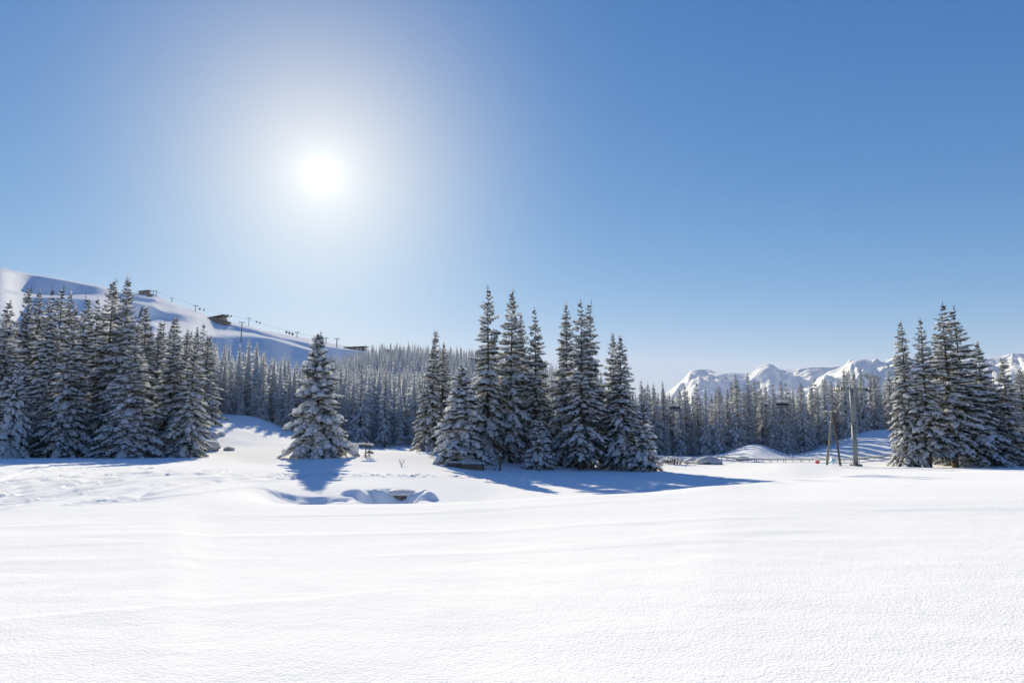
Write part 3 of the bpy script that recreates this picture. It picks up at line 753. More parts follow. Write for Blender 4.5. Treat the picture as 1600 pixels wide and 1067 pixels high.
# foreground trees: kind, base px, depth, apex row, crown half-width in px, label
LG, MG, RG = 'big spruces beside the ski tracks', 'spruces in the middle clump', 'spruces of the right-hand clump'
T = [
 (2, -8, 72, 470, 60, 'snowy spruce cut off by the left frame edge, behind a shorter one', LG),
 (5, 14, 70, 562, 36, 'short broad snowy spruce at the far left edge, in front of a taller one', LG),
 (0, 22, 92, 447, 42, 'tall dark spruce in the back row, first behind the left edge trees', LG),
 (1, 40, 96, 455, 40, 'dark back-row spruce, second from the left behind the front trees', LG),
 (3, 54, 90, 450, 40, 'dark back-row spruce, third from the left behind the front trees', LG),
 (7, 72, 88, 447, 46, 'dark back-row spruce, fourth from the left, tallest of its row', LG),
 (1, 90, 94, 457, 40, 'dark back-row spruce just behind the pale front spruce at far left', LG),
 (2, 70, 77, 520, 40, 'shadowy spruce between the left edge tree and the slender front spruce', LG),
 (2, 98, 74, 480, 50, 'slender snowy front spruce standing second from the left edge', LG),
 (7, 112, 90, 461, 44, 'back-row spruce peeping out behind the slender front spruce', LG),
 (3, 132, 92, 466, 44, 'back-row spruce left of the twin-topped tall pair', LG),
 (0, 156, 80, 437, 60, 'left one of the twin tallest spruces in the left clump', LG),
 (2, 182, 79, 435, 62, 'right one of the twin tallest spruces in the left clump', LG),
 (2, 202, 73, 508, 62, 'broad snowy spruce in front of the twin tallest ones', LG),
 (1, 215, 84, 480, 48, 'spruce on the right shoulder of the twin tallest ones', LG),
 (3, 234, 88, 502, 36, 'narrow dark spruce right of the tall twins, left of its pair', LG),
 (7, 245, 90, 500, 36, 'narrow dark spruce right of the tall twins, right of its pair', LG),
 (2, 262, 76, 496, 50, 'snowy front spruce third from the right end of the left clump', LG),
 (0, 278, 82, 518, 40, 'spruce behind the last front tree of the left clump', LG),
 (2, 289, 75, 516, 44, 'last front spruce at the right end of the left clump', LG),
 (0, 314, 112, 524, 38, 'spruce on the sunny bank right behind the left clump', LG),
 (4, 493, 78, 520, 55, 'broad lone snow-laden spruce standing by itself in the open snow', None),
 (0, 670, 96, 514, 30, 'tall spruce at the left side of the middle clump, behind the snow-laden one', MG),
 (1, 690, 98, 536, 29, 'shorter back spruce second from the left in the middle clump', MG),
 (5, 718, 77, 569, 56, 'broad pale snow-laden young spruce above the broken wooden cart', MG),
 (7, 763, 82, 447, 42, 'tallest spruce of the middle clump, left of the tall pair', MG),
 (0, 797, 83, 453, 45, 'second tallest spruce of the middle clump, right of the tall pair', MG),
 (1, 815, 87, 490, 32, 'spruce tucked behind the tall pair in the middle clump', MG),
 (3, 838, 84, 481, 37, 'slim tall spruce at the right of the tall middle pair', MG),
 (6, 843, 77, 644, 26, 'small young spruce at the foot of the tall middle clump', MG),
 (1, 884, 83, 473, 37, 'left spruce of the three-topped clump right of centre', MG),
 (3, 908, 78, 470, 46, 'middle spruce of the three-topped clump right of centre', MG),
 (7, 918, 81, 469, 37, 'right spruce of the three-topped clump right of centre', MG),
 (0, 960, 80, 519, 32, 'left top of the close spruce pair right of centre', MG),
 (1, 975, 78, 525, 37, 'right top of the close spruce pair right of centre', MG),
 (6, 1007, 76, 628, 30, 'young snow-covered spruce at the right end of the middle clumps', MG),
 (1, 1420, 88, 501, 32, 'narrow leftmost spruce of the right-hand clump', RG),
 (3, 1452, 86, 498, 42, 'second spruce of the right-hand clump, with its bare trunk foot showing', RG),
 (3, 1492, 88, 475, 54, 'tall broad spruce in the heart of the right-hand clump', RG),
 (7, 1518, 90, 478, 55, 'tall broad spruce at the right of the heart of the right-hand clump', RG),
 (1, 1544, 93, 535, 48, 'dark spruce on the right shoulder of the right-hand clump', RG),
 (1, 1484, 95, 540, 40, 'shaded spruce at the back of the right-hand clump', RG),
 (0, 1582, 92, 557, 40, 'separate small spruce right of the right-hand clump', RG),
 (1, 1606, 96, 576, 36, 'spruce cut off by the right frame edge', RG),
]
TREE_XY = []
for k, (kind, px, Y, apex, half, label, group) in enumerate(T):
    d = ray(px, 715); x = d[0] * Y / d[1]
    z = gz(x, Y)
    K = HERO[kind]
    H = Z(Y, apex) - z
    W = half / F * Y * (0.9 if px < 330 else 1.0)
    TREE_XY.append((x, Y))
    tl = (random.gauss(0, 0.012), random.gauss(0, 0.018))
    K.place('spruce_tree', (x, Y, z - 0.12), H / K.H, W / (K.R * 1.05), random.uniform(0, 6.28), label, group, tl)

# forest: front rows one by one, the rest as one mass
FRONT = [(-900,112),(200,112),(318,126),(330,150),(450,152),(475,152),(560,152),(650,150),(760,135),(900,135),(1000,132),(1115,129),(1140,128),(1175,129),(1225,122),(1260,126),(1330,135),(1400,137),(1500,142),(2200,150)]
fpx, fy = zip(*FRONT)
cand = []
fr = np.random.default_rng(5)
seen = {}
def ok_spot(x, y, d):
    cx, cy = int(x // 4), int(y // 4)
    for i in range(-2, 3):
        for j in range(-2, 3):
            for (a, b) in seen.get((cx + i, cy + j), ()):
                if (a - x) ** 2 + (b - y) ** 2 < d * d: return False
    seen.setdefault((cx, cy), []).append((x, y)); return True
tries = 60000
for _i in range(tries):
    px = fr.uniform(-110, 1710)
    u = fr.random()
    y = math.sqrt(105 ** 2 + u * (700 ** 2 - 105 ** 2)) if u > 0.35 else 105 + (u / 0.35) * 160
    yf = np.interp(px, fpx, fy)
    if y < yf + fr.uniform(0, 5): continue
    ymax = np.interp(px, [-260, 300, 480, 560, 640, 800, 880, 980, 1860], [230, 260, 360, 620, 700, 680, 560, 330, 310])
    if y > ymax: continue
    x = (px - 800) / F * y / CP
    dmin = 3.0 + 0.0095 * max(0, y - 150)
    if px > 1000 and y < 180: dmin = 2.3
    if ok_spot(x, y, dmin): cand.append((y - yf, px, x, y))
cand.sort(key=lambda c: c[3] if c[0] > 22 else c[3] - 60)
def zone(px):
    if px < 335: return 'tall snowy spruce in the wood rising behind the left clump', 'trees of the wood behind the left clump'
    if px < 470: return 'snowy spruce at the shaded edge of the clearing left of the lone tree', 'trees round the shaded clearing'
    if px < 660: return 'snowy spruce in the dense wood right of the lone tree', 'trees of the wood right of the lone tree'
    if px < 1000: return 'snowy spruce in the wood behind the middle clumps', 'trees of the wood behind the middle clumps'
    if px < 1150: return 'snowy spruce in the dark wood behind the snow-covered bush', 'trees of the wood behind the bush'
    if px < 1260: return 'snowy spruce in the dark wood above the shaded hollow', 'trees of the wood above the hollow'
    if px < 1410: return 'snowy spruce in the wood behind the steel lift pylon', 'trees of the wood behind the pylon'
    return 'snowy spruce in the wood behind the right-hand clump', 'trees of the wood behind the right-hand clump'
N_SINGLE = 250
ORD = 'first second third fourth fifth sixth seventh eighth ninth tenth eleventh twelfth'.split()
inview = [c for c in cand if -20 < c[1] < 1620]
outview = [c for c in cand if not -20 < c[1] < 1620]
singles, rest = inview[:N_SINGLE], inview[N_SINGLE:] + outview
SIDE = {}
for c in sorted(singles, key=lambda c: c[1]):
    lab, grp = zone(c[1])
    if c[0] < 9: SIDE.setdefault(grp, []).append(c)
for c in singles:
    _d, px, x, y = c
    K = MIDK[fr.integers(len(MIDK))]
    small = fr.random() < 0.12
    H = (fr.uniform(13.5, 18.5) if not (330 < px < 480 or px > 990) else fr.uniform(11.0, 14.0)) * (0.6 if small else 1.0)
    if 985 < px < 1165 and not small: H = fr.uniform(12.0, 15.0)
    lab, grp = zone(px)
    row = SIDE.get(grp, [])
    if c in row and row.index(c) < 12:
        lab = ORD[row.index(c)] + ' front-row tree from the left, ' + lab.replace('snowy spruce', 'spruce')
        lab = ' '.join(lab.split()[:16])
    elif small: lab = lab.replace('snowy spruce', 'short snowy spruce between taller ones')
    else: lab = lab.replace('snowy spruce', 'snowy spruce behind the front row')
    lab = ' '.join(lab.split()[:16])
    K.place('forest_spruce', (x, y, gz(x, y) - 0.15), H / 17.0, H / 17.0 * fr.uniform(0.85, 1.2), fr.uniform(0, 6.28), lab, grp)

def far_tree(seed, whorl, H=17.0, R=2.5):
    """light tree for the far mass: bough blades, snow wedges and a thin core"""
    r = np.random.default_rng(seed); NV, NF, SV, SF = [], [], [], []
    h = 0.04 * H
    while h < 0.985 * H:
        t = h / H; l0 = R * min((1 - t) ** 0.72, 1.9 * (1 - t)) + 0.08; a0 = r.uniform(0, 6.28)
        nb = 5 if t < 0.6 else 4
        for q in range(nb):
            a = a0 + 6.283 * q / nb + r.normal(0, .2); l = l0 * r.uniform(.7, 1.15); hh = h + r.normal(0, .15)
            d = np.array([math.cos(a), math.sin(a), 0]); sd = np.array([-d[1], d[0], 0]); dz = -(0.55 - 0.5 * t) * l * r.uniform(.6, 1.3)
            w = 0.36 * l + 0.06
            root = np.array([0, 0, hh]); mid_ = d * l * .6 + np.array([0, 0, hh + dz * .45]); tip = d * l + np.array([0, 0, hh + dz])
            o = len(NV); NV += [root, mid_ + sd * w - [0, 0, .25 * w], mid_ - sd * w - [0, 0, .25 * w], tip]; NF += [(o, o + 1, o + 3), (o, o + 3, o + 2)]
            if r.random() < 0.94:
                g = r.uniform(.75, 1.1); o = len(SV); up = np.array([0, 0, .06])
                SV += [root + d * l * .2 + up, mid_ + sd * w * g - [0, 0, .2 * w] + up, mid_ - sd * w * g - [0, 0, .2 * w] + up, d * l * .97 + np.array([0, 0, hh + dz]) + up, mid_ + [0, 0, .16 + .12 * l * g]]
                SF += [(o, o + 4, o + 1), (o + 1, o + 4, o + 3), (o + 3, o + 4, o + 2), (o + 2, o + 4, o)]
        h += whorl * (0.6 + 0.4 * (1 - t)) * r.uniform(.8, 1.2)
    o = len(NV); NV += [np.array([0.5 * R * math.cos(k * 1.2566), 0.5 * R * math.sin(k * 1.2566), 0.3]) for k in range(5)] + [np.array([0, 0, H])]
    NF += [(o + k, o + (k + 1) % 5, o + 5) for k in range(5)]
    return np.array(NV), np.array(NF), np.array(SV), np.array(SF)
FAR_A = [far_tree(s, 0.95) for s in (41, 42, 43, 44, 45)]
FAR_B = [far_tree(s, 1.6) for s in (51, 52, 53, 54, 55)]
NVs, NFs, SVs, SFs, no, so = [], [], [], [], 0, 0
rest_z = height([c[2] for c in rest], [c[3] for c in rest]) if rest else []
for c, z in zip(rest, rest_z):
    _d, px, x, y = c
    nv, nf, sv, sf = (FAR_A if y < 260 else FAR_B)[fr.integers(5)]
    H = (fr.uniform(13, 18.5) if px < 960 else fr.uniform(11, 14)) / 17.0; a = fr.uniform(0, 6.28); w = H * fr.uniform(0.9, 1.25)
    Rm = np.array([[math.cos(a) * w, -math.sin(a) * w, 0], [math.sin(a) * w, math.cos(a) * w, 0], [0, 0, H]])
    off = np.array([x, y, z - 0.2])
    NVs.append(nv @ Rm.T + off); NFs.append(nf + no); no += len(nv)
    SVs.append(sv @ Rm.T + off); SFs.append(sf + so); so += len(sv)
fo = link('forest', mesh_from('forest', np.concatenate(NVs), np.concatenate(NFs), False), M_FNEEDLE)
fo['kind'] = 'stuff'; fo['label'] = 'far mass of snowy spruce forest covering the hillside'; fo['category'] = 'forest'
fs = link('snow_load', mesh_from('forest_snow', np.concatenate(SVs), np.concatenate(SFs), True), M_TSNOW, fo)
fs['kind'] = 'stuff'
print('trees', len(T), len(singles), len(rest), 'tris', sum(len(o.data.polygons) for o in COL.objects if o.type == 'MESH' and o.data.users == 1))
# ------------------------------------------------------------------ built things
class MB:
    """collects boxes, bars and tubes; build() links them as ONE mesh object"""
    def __init__(self): self.v = []; self.f = []
    def _add(self, V, Fs):
        o = len(self.v); self.v += [tuple(p) for p in V]; self.f += [tuple(i + o for i in q) for q in Fs]; return self
    def box(self, c, s, rz=0.0, rx=0.0, ry=0.0, b=0.0):
        M = Matrix.Rotation(rz, 3, 'Z') @ Matrix.Rotation(ry, 3, 'Y') @ Matrix.Rotation(rx, 3, 'X')
        c = Vector(c); V = []
        for z in (-1, 1):
            for x, y in ((-1, -1), (1, -1), (1, 1), (-1, 1)):
                V.append(c + M @ Vector((x * s[0] / 2, y * s[1] / 2, z * s[2] / 2)))
        return self._add(V, [(3, 2, 1, 0), (4, 5, 6, 7), (0, 1, 5, 4), (1, 2, 6, 5), (2, 3, 7, 6), (3, 0, 4, 7)])
    def tube(self, a, b, r0, r1=None, n=8):
        r1 = r0 if r1 is None else r1
        a, b = Vector(a), Vector(b); d = (b - a).normalized()
        e = d.orthogonal().normalized(); g = d.cross(e); V = []
        for p, r in ((a, r0), (b, r1)):
            for k in range(n):
                t = 2 * math.pi * k / n; V.append(p + e * (r * math.cos(t)) + g * (r * math.sin(t)))
        return self._add(V, [(k, (k + 1) % n, n + (k + 1) % n, n + k) for k in range(n)] + [tuple(range(n))[::-1], tuple(range(n, 2 * n))])
    def bar(self, a, b, w, h):
        """rectangular bar from a to b, w across, h high"""
        a, b = Vector(a), Vector(b); d = (b - a).normalized()
        sd = d.cross(Vector((0, 0, 1)))
        sd = sd.normalized() if sd.length > 1e-4 else Vector((1, 0, 0))
        up = sd.cross(d); V = []
        for p in (a, b):
            for x, z in ((-1, -1), (1, -1), (1, 1), (-1, 1)): V.append(p + sd * (x * w / 2) + up * (z * h / 2))
        return self._add(V, [(3, 2, 1, 0), (4, 5, 6, 7), (0, 1, 5, 4), (1, 2, 6, 5), (2, 3, 7, 6), (3, 0, 4, 7)])
    def blob(self, c, r, seed, n=10, m=6, rough=0.2, flat=0.4):
        """lumpy rounded body; r = (rx, ry, rz)"""
        q = np.random.default_rng(seed); V = []
        ph = q.random(6) * 6.28
        for i in range(m + 1):
            th = math.pi * i / m
            for k in range(n):
                t = 2 * math.pi * k / n
                w = 1 + rough * (0.6 * math.sin(2 * t + ph[0]) * math.sin(th) + 0.5 * math.sin(3 * t + ph[1] + 2 * th) * math.sin(th) + 0.4 * math.sin(5 * t + 3 * th + ph[2]) * math.sin(th) + 0.3 * math.cos(3 * th + ph[3]))
                z = math.cos(th) * w
                if z < 0: z *= flat
                V.append((c[0] + r[0] * w * math.sin(th) * math.cos(t), c[1] + r[1] * w * math.sin(th) * math.sin(t), c[2] + r[2] * z))
        Fs = []
        for i in range(m):
            for k in range(n):
                Fs.append((i * n + k, (i + 1) * n + k, (i + 1) * n + (k + 1) % n, i * n + (k + 1) % n))
        return self._add(V, Fs)
    def mesh(self, name, smooth_shade=False):
        me = bpy.data.meshes.new(name); me.from_pydata(self.v, [], self.f); me.validate(); me.update()
        for p in me.polygons: p.use_smooth = smooth_shade
        return me
    def build(self, name, mat, parent=None, smooth_shade=False, bevel=0.0):
        o = link(name, self.mesh(name, smooth_shade), mat, parent)
        if bevel:
            m = o.modifiers.new('edge', 'BEVEL'); m.width = bevel; m.segments = 2; m.limit_method = 'ANGLE'
        return o

def spot(px, Y, dz=0.0, py=700):
    x = at_px(px, Y, py); return Vector((x, Y, gz(x, Y) + dz))
def wp(px, py, Y):
    d = ray(px, py); return Vector((d[0] * Y / d[1], Y, EYE + d[2] * Y / d[1]))

# --- steel chairlift pylon
P = spot(1336, 90, -0.2)
t = thing('lift_pylon', P, 'grey steel chairlift pylon with cross-arm, standing before the right-hand wood', 'lift pylon', None, math.radians(8))
top = Z(90, 609) - P.z
col_ = MB().tube((0, 0, 0), (0, 0, 5.6), 0.30, 0.275, 16).build('column', M_STEEL, t, True)
MB().tube((0, 0, 5.52), (0, 0, 5.68), 0.35, 0.35, 16).build('flange', M_STEEL, col_, True)
MB().tube((0, 0, 5.6), (0, 0, top), 0.275, 0.24, 16).build('upper_column', M_STEEL, t, True)
MB().bar((-2.0, 0, top + .1), (2.1, 0, top + .1), 0.30, 0.26).build('cross_arm', M_STEEL, t, False, 0.02)
fr_ = MB()
for x0, x1 in ((-0.95, -1.2), (0.95, 1.2), (-0.12, -0.12)): fr_.bar((x0, 0, top + .22), (x1, 0, top + 1.0), 0.07, 0.09)
fr_.bar((-1.3, 0, top + 1.03), (1.3, 0, top + 1.03), 0.12, 0.09)
fr_.bar((-0.95, 0, top + .25), (-0.12, 0, top + .98), 0.05, 0.05); fr_.bar((0.95, 0, top + .25), (-0.12, 0, top + .98), 0.05, 0.05)
fr_.build('service_frame', M_STEEL, t)
for x in (-1.2, -.6, 0.0, .6, 1.2):
    MB().blob((x, 0, top + 1.1), (0.34, 0.09, 0.07), int(x * 10) + 40, 8, 4).build('snow_cap', M_TSNOW, t, True)
for sx in (-1.95, 2.05):
    sh = MB().bar((sx, -0.95, top - .08), (sx, 0.95, top - .08), 0.12, 0.22).build('sheave_train', M_DARK, t)
    for k in range(4):
        yy = -0.75 + 0.5 * k
        MB().tube((sx - .05, yy, top + .02), (sx + .05, yy, top + .02), 0.17, 0.17, 12).build('sheave_wheel', M_DARK, sh, True)
MB().box((0, 0, 0.25), (1.1, 1.1, 0.35)).build('footing', M_STONE, t, False, 0.05)
lad = MB()
lad.bar((0.36, -.16, .5), (0.33, -.16, top), 0.04, 0.04).bar((0.36, .16, .5), (0.33, .16, top), 0.04, 0.04)
lad.build('ladder_rail', M_STEEL, t)
for k in range(24):
    z = 0.7 + k * (top - 1.0) / 24
    MB().bar((0.36 - .02 * z / top, -.16, z), (0.36 - .02 * z / top, .16, z), 0.03, 0.03).build('ladder_rung', M_STEEL, t)

# --- A-shaped wooden power pole
A0, A1 = spot(1290, 88, -0.3), spot(1312, 88.6, -0.3)
AT = wp(1301.5, 645, 88.3)
t = thing('wooden_power_pole', (A0 + A1) / 2, 'A-shaped wooden power pole with snowy crossbar beside the steel pylon', 'power pole')
o_ = (A0 + A1) / 2
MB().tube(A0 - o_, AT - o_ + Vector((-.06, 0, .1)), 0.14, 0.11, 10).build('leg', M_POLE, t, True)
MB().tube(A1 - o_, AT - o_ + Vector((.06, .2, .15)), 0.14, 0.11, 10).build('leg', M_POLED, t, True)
a_ = AT - o_
MB().bar(a_ + Vector((-1.05, -.12, -.15)), a_ + Vector((.5, -.12, -.05)), 0.12, 0.14).build('crossbar', M_WOOD, t)
MB().bar(a_ + Vector((-.55, -.12, -1.25)), a_ + Vector((.2, -.12, -1.25)), 0.09, 0.1).build('crossbar', M_WOOD, t)
for k, x in enumerate((-.95, -.35, .3)):
    ins = MB().tube(a_ + Vector((x, -.12, -.06)), a_ + Vector((x, -.12, .16)), 0.06, 0.05, 8).build('insulator', M_STONE, t, True)
    MB().blob(tuple(a_ + Vector((x, -.12, .18))), (0.2, 0.14, 0.11), k + 3, 8, 4).build('snow_cap', M_TSNOW, t, True)
MB().blob(tuple(a_ + Vector((-.4, -.12, -1.18))), (0.25, 0.1, 0.09), 9, 8, 4).build('snow_cap', M_TSNOW, t, True)

# --- red round sign with a hood of snow
P = spot(1276, 91, -0.3)
t = thing('red_sign', P, 'small round red sign on a thin post with snow on top', 'sign')
zc = Z(91, 721) - P.z
MB().tube((0, 0, 0), (0, 0, zc + .1), 0.035, 0.035, 8).build('post', M_STEEL, t, True)
pl = MB().tube((0, -.06, zc), (0, -.03, zc), 0.30, 0.30, 8).build('plate', M_RED, t)
MB().box((0, -.068, zc - .02), (0.2, .012, .06)).build('white_bar', M_WHITE, pl)
MB().blob((0, -.04, zc + .20), (0.36, 0.16, 0.24), 5, 12, 6, 0.08).build('snow_cap', M_TSNOW, t, True)

# --- small snow gun with a rail behind the power pole
P = spot(1300, 93, -0.1)
t = thing('snow_gun', P, 'pale blue snow gun with snowy head on a low rail frame', 'snow gun')
MB().tube((0, .1, .55), (0, -.35, .62), 0.30, 0.26, 14).build('fan_barrel', M_BLUE, t, True)
MB().blob((0, -.1, .95), (0.22, 0.3, 0.28), 6, 10, 6, 0.1).build('snow_cap', M_TSNOW, t, True)
MB().tube((0, 0, 0), (0, 0, .4), 0.06, 0.06, 8).build('mast', M_BLUE, t, True)
rl = MB().bar((-.7, -.2, .42), (.75, -.2, .42), .06, .07)
for x in (-.65, 0, .7): rl.bar((x, -.2, 0), (x, -.2, .4), .05, .05)
rl.build('rail_frame', M_BLUE, t)

# --- snow-topped timber rail along the far edge of the piste
RAIL = [(1118,721,104),(1136,725,100),(1155,728,97),(1180,731,95),(1204,731,95),(1225,731.5,95),(1252,729.5,96),(1276,728.5,96),(1306,726.5,97),(1330,724.5,98),(1354,722,99),(1378,720.5,100),(1404,719.5,101)]
for k in range(len(RAIL) - 1):
    (p0, _q, y0), (p1, _q2, y1) = RAIL[k], RAIL[k + 1]
    a, b = spot(p0, y0), spot(p1, y1)
    c = (a + b) / 2
    nm = ['first', 'second', 'third', 'fourth', 'fifth', 'sixth', 'seventh', 'eighth', 'ninth', 'tenth', 'eleventh', 'last'][k]
    t = thing('rail_barrier', c, nm + ' section from the left of the snow-topped timber rail before the wood', 'rail', 'sections of the snow-topped rail')
    e = (b - a); e.normalize()
    MB().bar(a - c + Vector((0, 0, .34)) + e * .03, b - c + Vector((0, 0, .34)) - e * .03, .07, .13).build('rail', M_STEEL, t)
    for q in (0.06, 0.5, 0.94):
        p = a.lerp(b, q) - c; MB().tube(p + Vector((0, .09, -.3)), p + Vector((0, .09, .40)), .045, .045, 8).build('post', M_STEEL, t, True)
    sn = MB(); L = (b - a).length; n = max(2, int(L / .5))
    for i in range(n):
        p = a.lerp(b, (i + .5) / n) - c; sn.blob((p.x, p.y, p.z + .45), (L / n * .66, .16, .11 + .03 * random.random()), i + k * 9, 8, 4, .15)
    sn.build('snow_cap', M_TSNOW, t, True)

# --- net fence posts on the shaded slope
NETP = [(1137,108),(1147.7,111),(1158,114),(1168,118),(1179,122),(1190,121),(1200.5,117),(1211,113),(1221.5,110),(1232.5,109),(1245,109),(1257,110),(1269,114),(1281.5,119)]
c = spot(1205, 113)
t = thing('net_fence', c, 'dark net fence on thin posts curving over the shaded snow slope', 'fence')
pp = []
for px, Y in NETP:
    p = spot(px, Y); pp.append(p)
    MB().tube(p - c + Vector((0, 0, -.3)), p - c + Vector((0, 0, 1.05)), .04, .035, 8).build('post', M_NET, t, True)
for a, b in zip(pp[:-1], pp[1:]):
    m = MB()
    for h in (.25, .5, .75, 1.0):
        mid_ = (a + b) / 2 - c + Vector((0, 0, h - .06))
        m.tube(a - c + Vector((0, 0, h)), mid_, .009, .009, 5).tube(mid_, b - c + Vector((0, 0, h)), .009, .009, 5)
    for i in range(1, 8):
        q = a.lerp(b, i / 8) - c; m.tube(q + Vector((0, 0, .2)), q + Vector((0, 0, .96)), .006, .006, 4)
    m.build('net_panel', M_NET, t)
for k, (px, Y, h) in enumerate([(1120.7,103,1.1),(1138.7,99,1.2),(1169.6,96,1.1),(1201,95,1.5),(1235.5,96,1.2),(1354,99,1.0)]):
    p = spot(px, Y, -.3)
    lab = ['first pale marker pole from the left at the end of the timber rail', 'second pale marker pole from the left along the timber rail', 'third pale marker pole from the left along the timber rail', 'tall pale marker pole in the middle of the timber rail', 'pale marker pole left of the red sign', 'pale marker pole right of the steel pylon'][k]
    tag(MB().tube((0, 0, 0), (0, 0, h + .3), .028, .022, 8).build('marker_pole', M_WHITE, None, True), lab, 'pole', 'marker poles along the rail').location = p

# --- chairlift rope and chairs
def rope(name, pts, r, label, mat=None):
    m = MB()
    for a, b in zip(pts[:-1], pts[1:]): m.tube(a, b, r, r, 6)
    return tag(m.build(name, mat or M_STEEL, None, True), label, 'cable')
ROPE = [wp(930, 622, 122), wp(990, 624.5, 119), wp(1052, 626, 116), wp(1130, 625, 111), wp(1222, 619.5, 104), wp(1270, 614.5, 98), wp(1309, 609, 91.5)]
rope('lift_cable', ROPE, 0.022, 'grey haul rope running from the steel pylon across the dark wood')
rope('lift_cable', [wp(1358, 608.5, 90), wp(1420, 605, 84), wp(1500, 600, 78), wp(1640, 588, 70)], 0.022, 'thin haul rope running from the steel pylon to the right')
def chair(px, py_rope, Y, rz, label):
    P = wp(px, py_rope, Y)
    t = thing('lift_chair', P, label, 'lift chair', 'empty chairs on the chairlift', rz)
    MB().tube((0, 0, .02), (0, .12, -.85), .035, .035, 8).build('hanger', M_STEEL, t, True)
    MB().bar((-.95, .12, -.85), (.95, .12, -.85), .07, .07).build('carrier_bar', M_STEEL, t)
    for s in (-1, 1): MB().bar((s * .9, .12, -.85), (s * .9, -.05, -1.55), .06, .06).build('side_arm', M_DARK, t)
    MB().box((0, .1, -1.22), (1.7, .08, .5), rx=-.15).build('backrest', M_DARK, t, False, .03)
    st = MB().box((0, -.22, -1.58), (1.75, .55, .1), rx=.08).build('seat', M_DARK, t, False, .03)
    sn = MB()
    for i in range(5): sn.blob((-.7 + .35 * i, -.2, -1.49), (.22, .25, .08), i + int(px), 8, 4)
    sn.build('snow_cushion', M_TSNOW, st, True)
    hd = MB()
    for i in range(5): hd.blob((-.6 + .3 * i, .1, -.80 + .05 * (2 - abs(i - 2))), (.24, .2, .12), i + 3 + int(px), 8, 4)
    hd.build('snow_cap', M_TSNOW, t, True)
    return t
chair(1222, 619.5, 104, math.radians(-12), 'snow-capped lift chair hanging before the wood, nearer the pylon')
chair(1197.5, 622, 106, math.radians(60), 'lift chair seen edge-on just left of the snow-capped one')
chair(1055, 626, 116, math.radians(8), 'dark snow-capped lift chair hanging near the middle clumps')

# --- things by the lone tree
P = spot(540, 80, -0.3)
t = thing('wooden_post', P, 'leaning reddish wooden post at the right foot of the lone tree', 'post')
MB().tube((0, 0, 0), (.12, .05, 2.45), .085, .075, 8).build('shaft', M_WOODL, t, True)
MB().blob((.12, .05, 2.5), (.17, .17, .14), 3, 8, 5).build('snow_cap', M_TSNOW, t, True)
P = spot(551, 78.5, 0)
t = thing('wooden_ladder', P, 'dark wooden ladder lying slanted on the snow beside the lone tree', 'ladder', None, math.radians(10))
for y in (-.18, .18): MB().bar((-.75, y - .1, .95), (.75, y - .1, .12), .07, .1).build('rail', M_WOOD, t)
for k in range(5):
    q = (k + .5) / 5; MB().bar((-.75 + 1.5 * q, -.26, .97 - .83 * q), (-.75 + 1.5 * q, .06, .97 - .83 * q), .05, .05).build('rung', M_WOOD, t)
sn = MB()
for k in range(3): sn.blob((.35 + .15 * k, -.1, .36 - .1 * k), (.17, .26, .1), k + 20, 8, 4)
sn.build('snow_cap', M_TSNOW, t, True)
P = spot(554, 82, 0)
t = thing('white_panel', P, 'white board panel standing on edge behind the ladder', 'panel')
MB().box((0, 0, .55), (.95, .06, 1.3)).build('board', M_WHITE, t, False, .01)
for s in (-1, 1): MB().bar((s * .42, .06, -.2), (s * .42, .06, 1.15), .06, .06).build('stake', M_WOOD, t)

P = spot(572, 77, -0.25)
t = thing('wooden_signpost', P, 'crooked wooden signpost with snow-heaped boards right of the lone tree', 'signpost')
MB().tube((-.05, 0, 0), (.02, 0, 2.15), .075, .06, 8).build('post', M_WOOD, t, True)
MB().tube((.33, .1, 0), (.36, .08, 2.1), .06, .05, 8).build('post', M_WOOD, t, True)
MB().bar((-.75, -.1, 1.62), (.75, -.1, 1.5), .06, .2).build('board', M_WOOD, t)
MB().bar((.2, -.12, .95), (.85, -.12, .72), .06, .22).build('board', M_WOOD, t)
MB().bar((-.15, -.1, .75), (.5, -.1, .78), .06, .1).build('board', M_WOOD, t)
sn = MB()
for k in range(5): sn.blob((-.62 + .31 * k, -.06, 1.74 - .02 * k + .06 * (k % 2)), (.25, .22, .16), k + 30, 8, 5)
sn.blob((.5, -.1, .98), (.25, .14, .08), 36, 8, 4)
sn.build('snow_cap', M_TSNOW, t, True)
sk = MB()
for s in (-.05, .34): sk.bar((s - .3, 0, .26), (s, 0, .6), .05, .05).bar((s + .3, 0, .26), (s, 0, .6), .05, .05)
sk.build('foot_brace', M_WOOD, t)

P = spot(652, 88, -0.2)
t = thing('marker_board', P, 'orange-brown wooden marker board on two legs with snow on top', 'marker')
for s in (-1, 1): MB().tube((s * .09, 0, 0), (s * .09, 0, 1.1), .04, .04, 8).build('leg', M_WOODL, t, True)
MB().box((0, -.03, .95), (.26, .05, .5)).build('board', M_WOODL, t, False, .01)
MB().blob((0, 0, 1.24), (.17, .13, .12), 4, 8, 5).build('snow_cap', M_TSNOW, t, True)

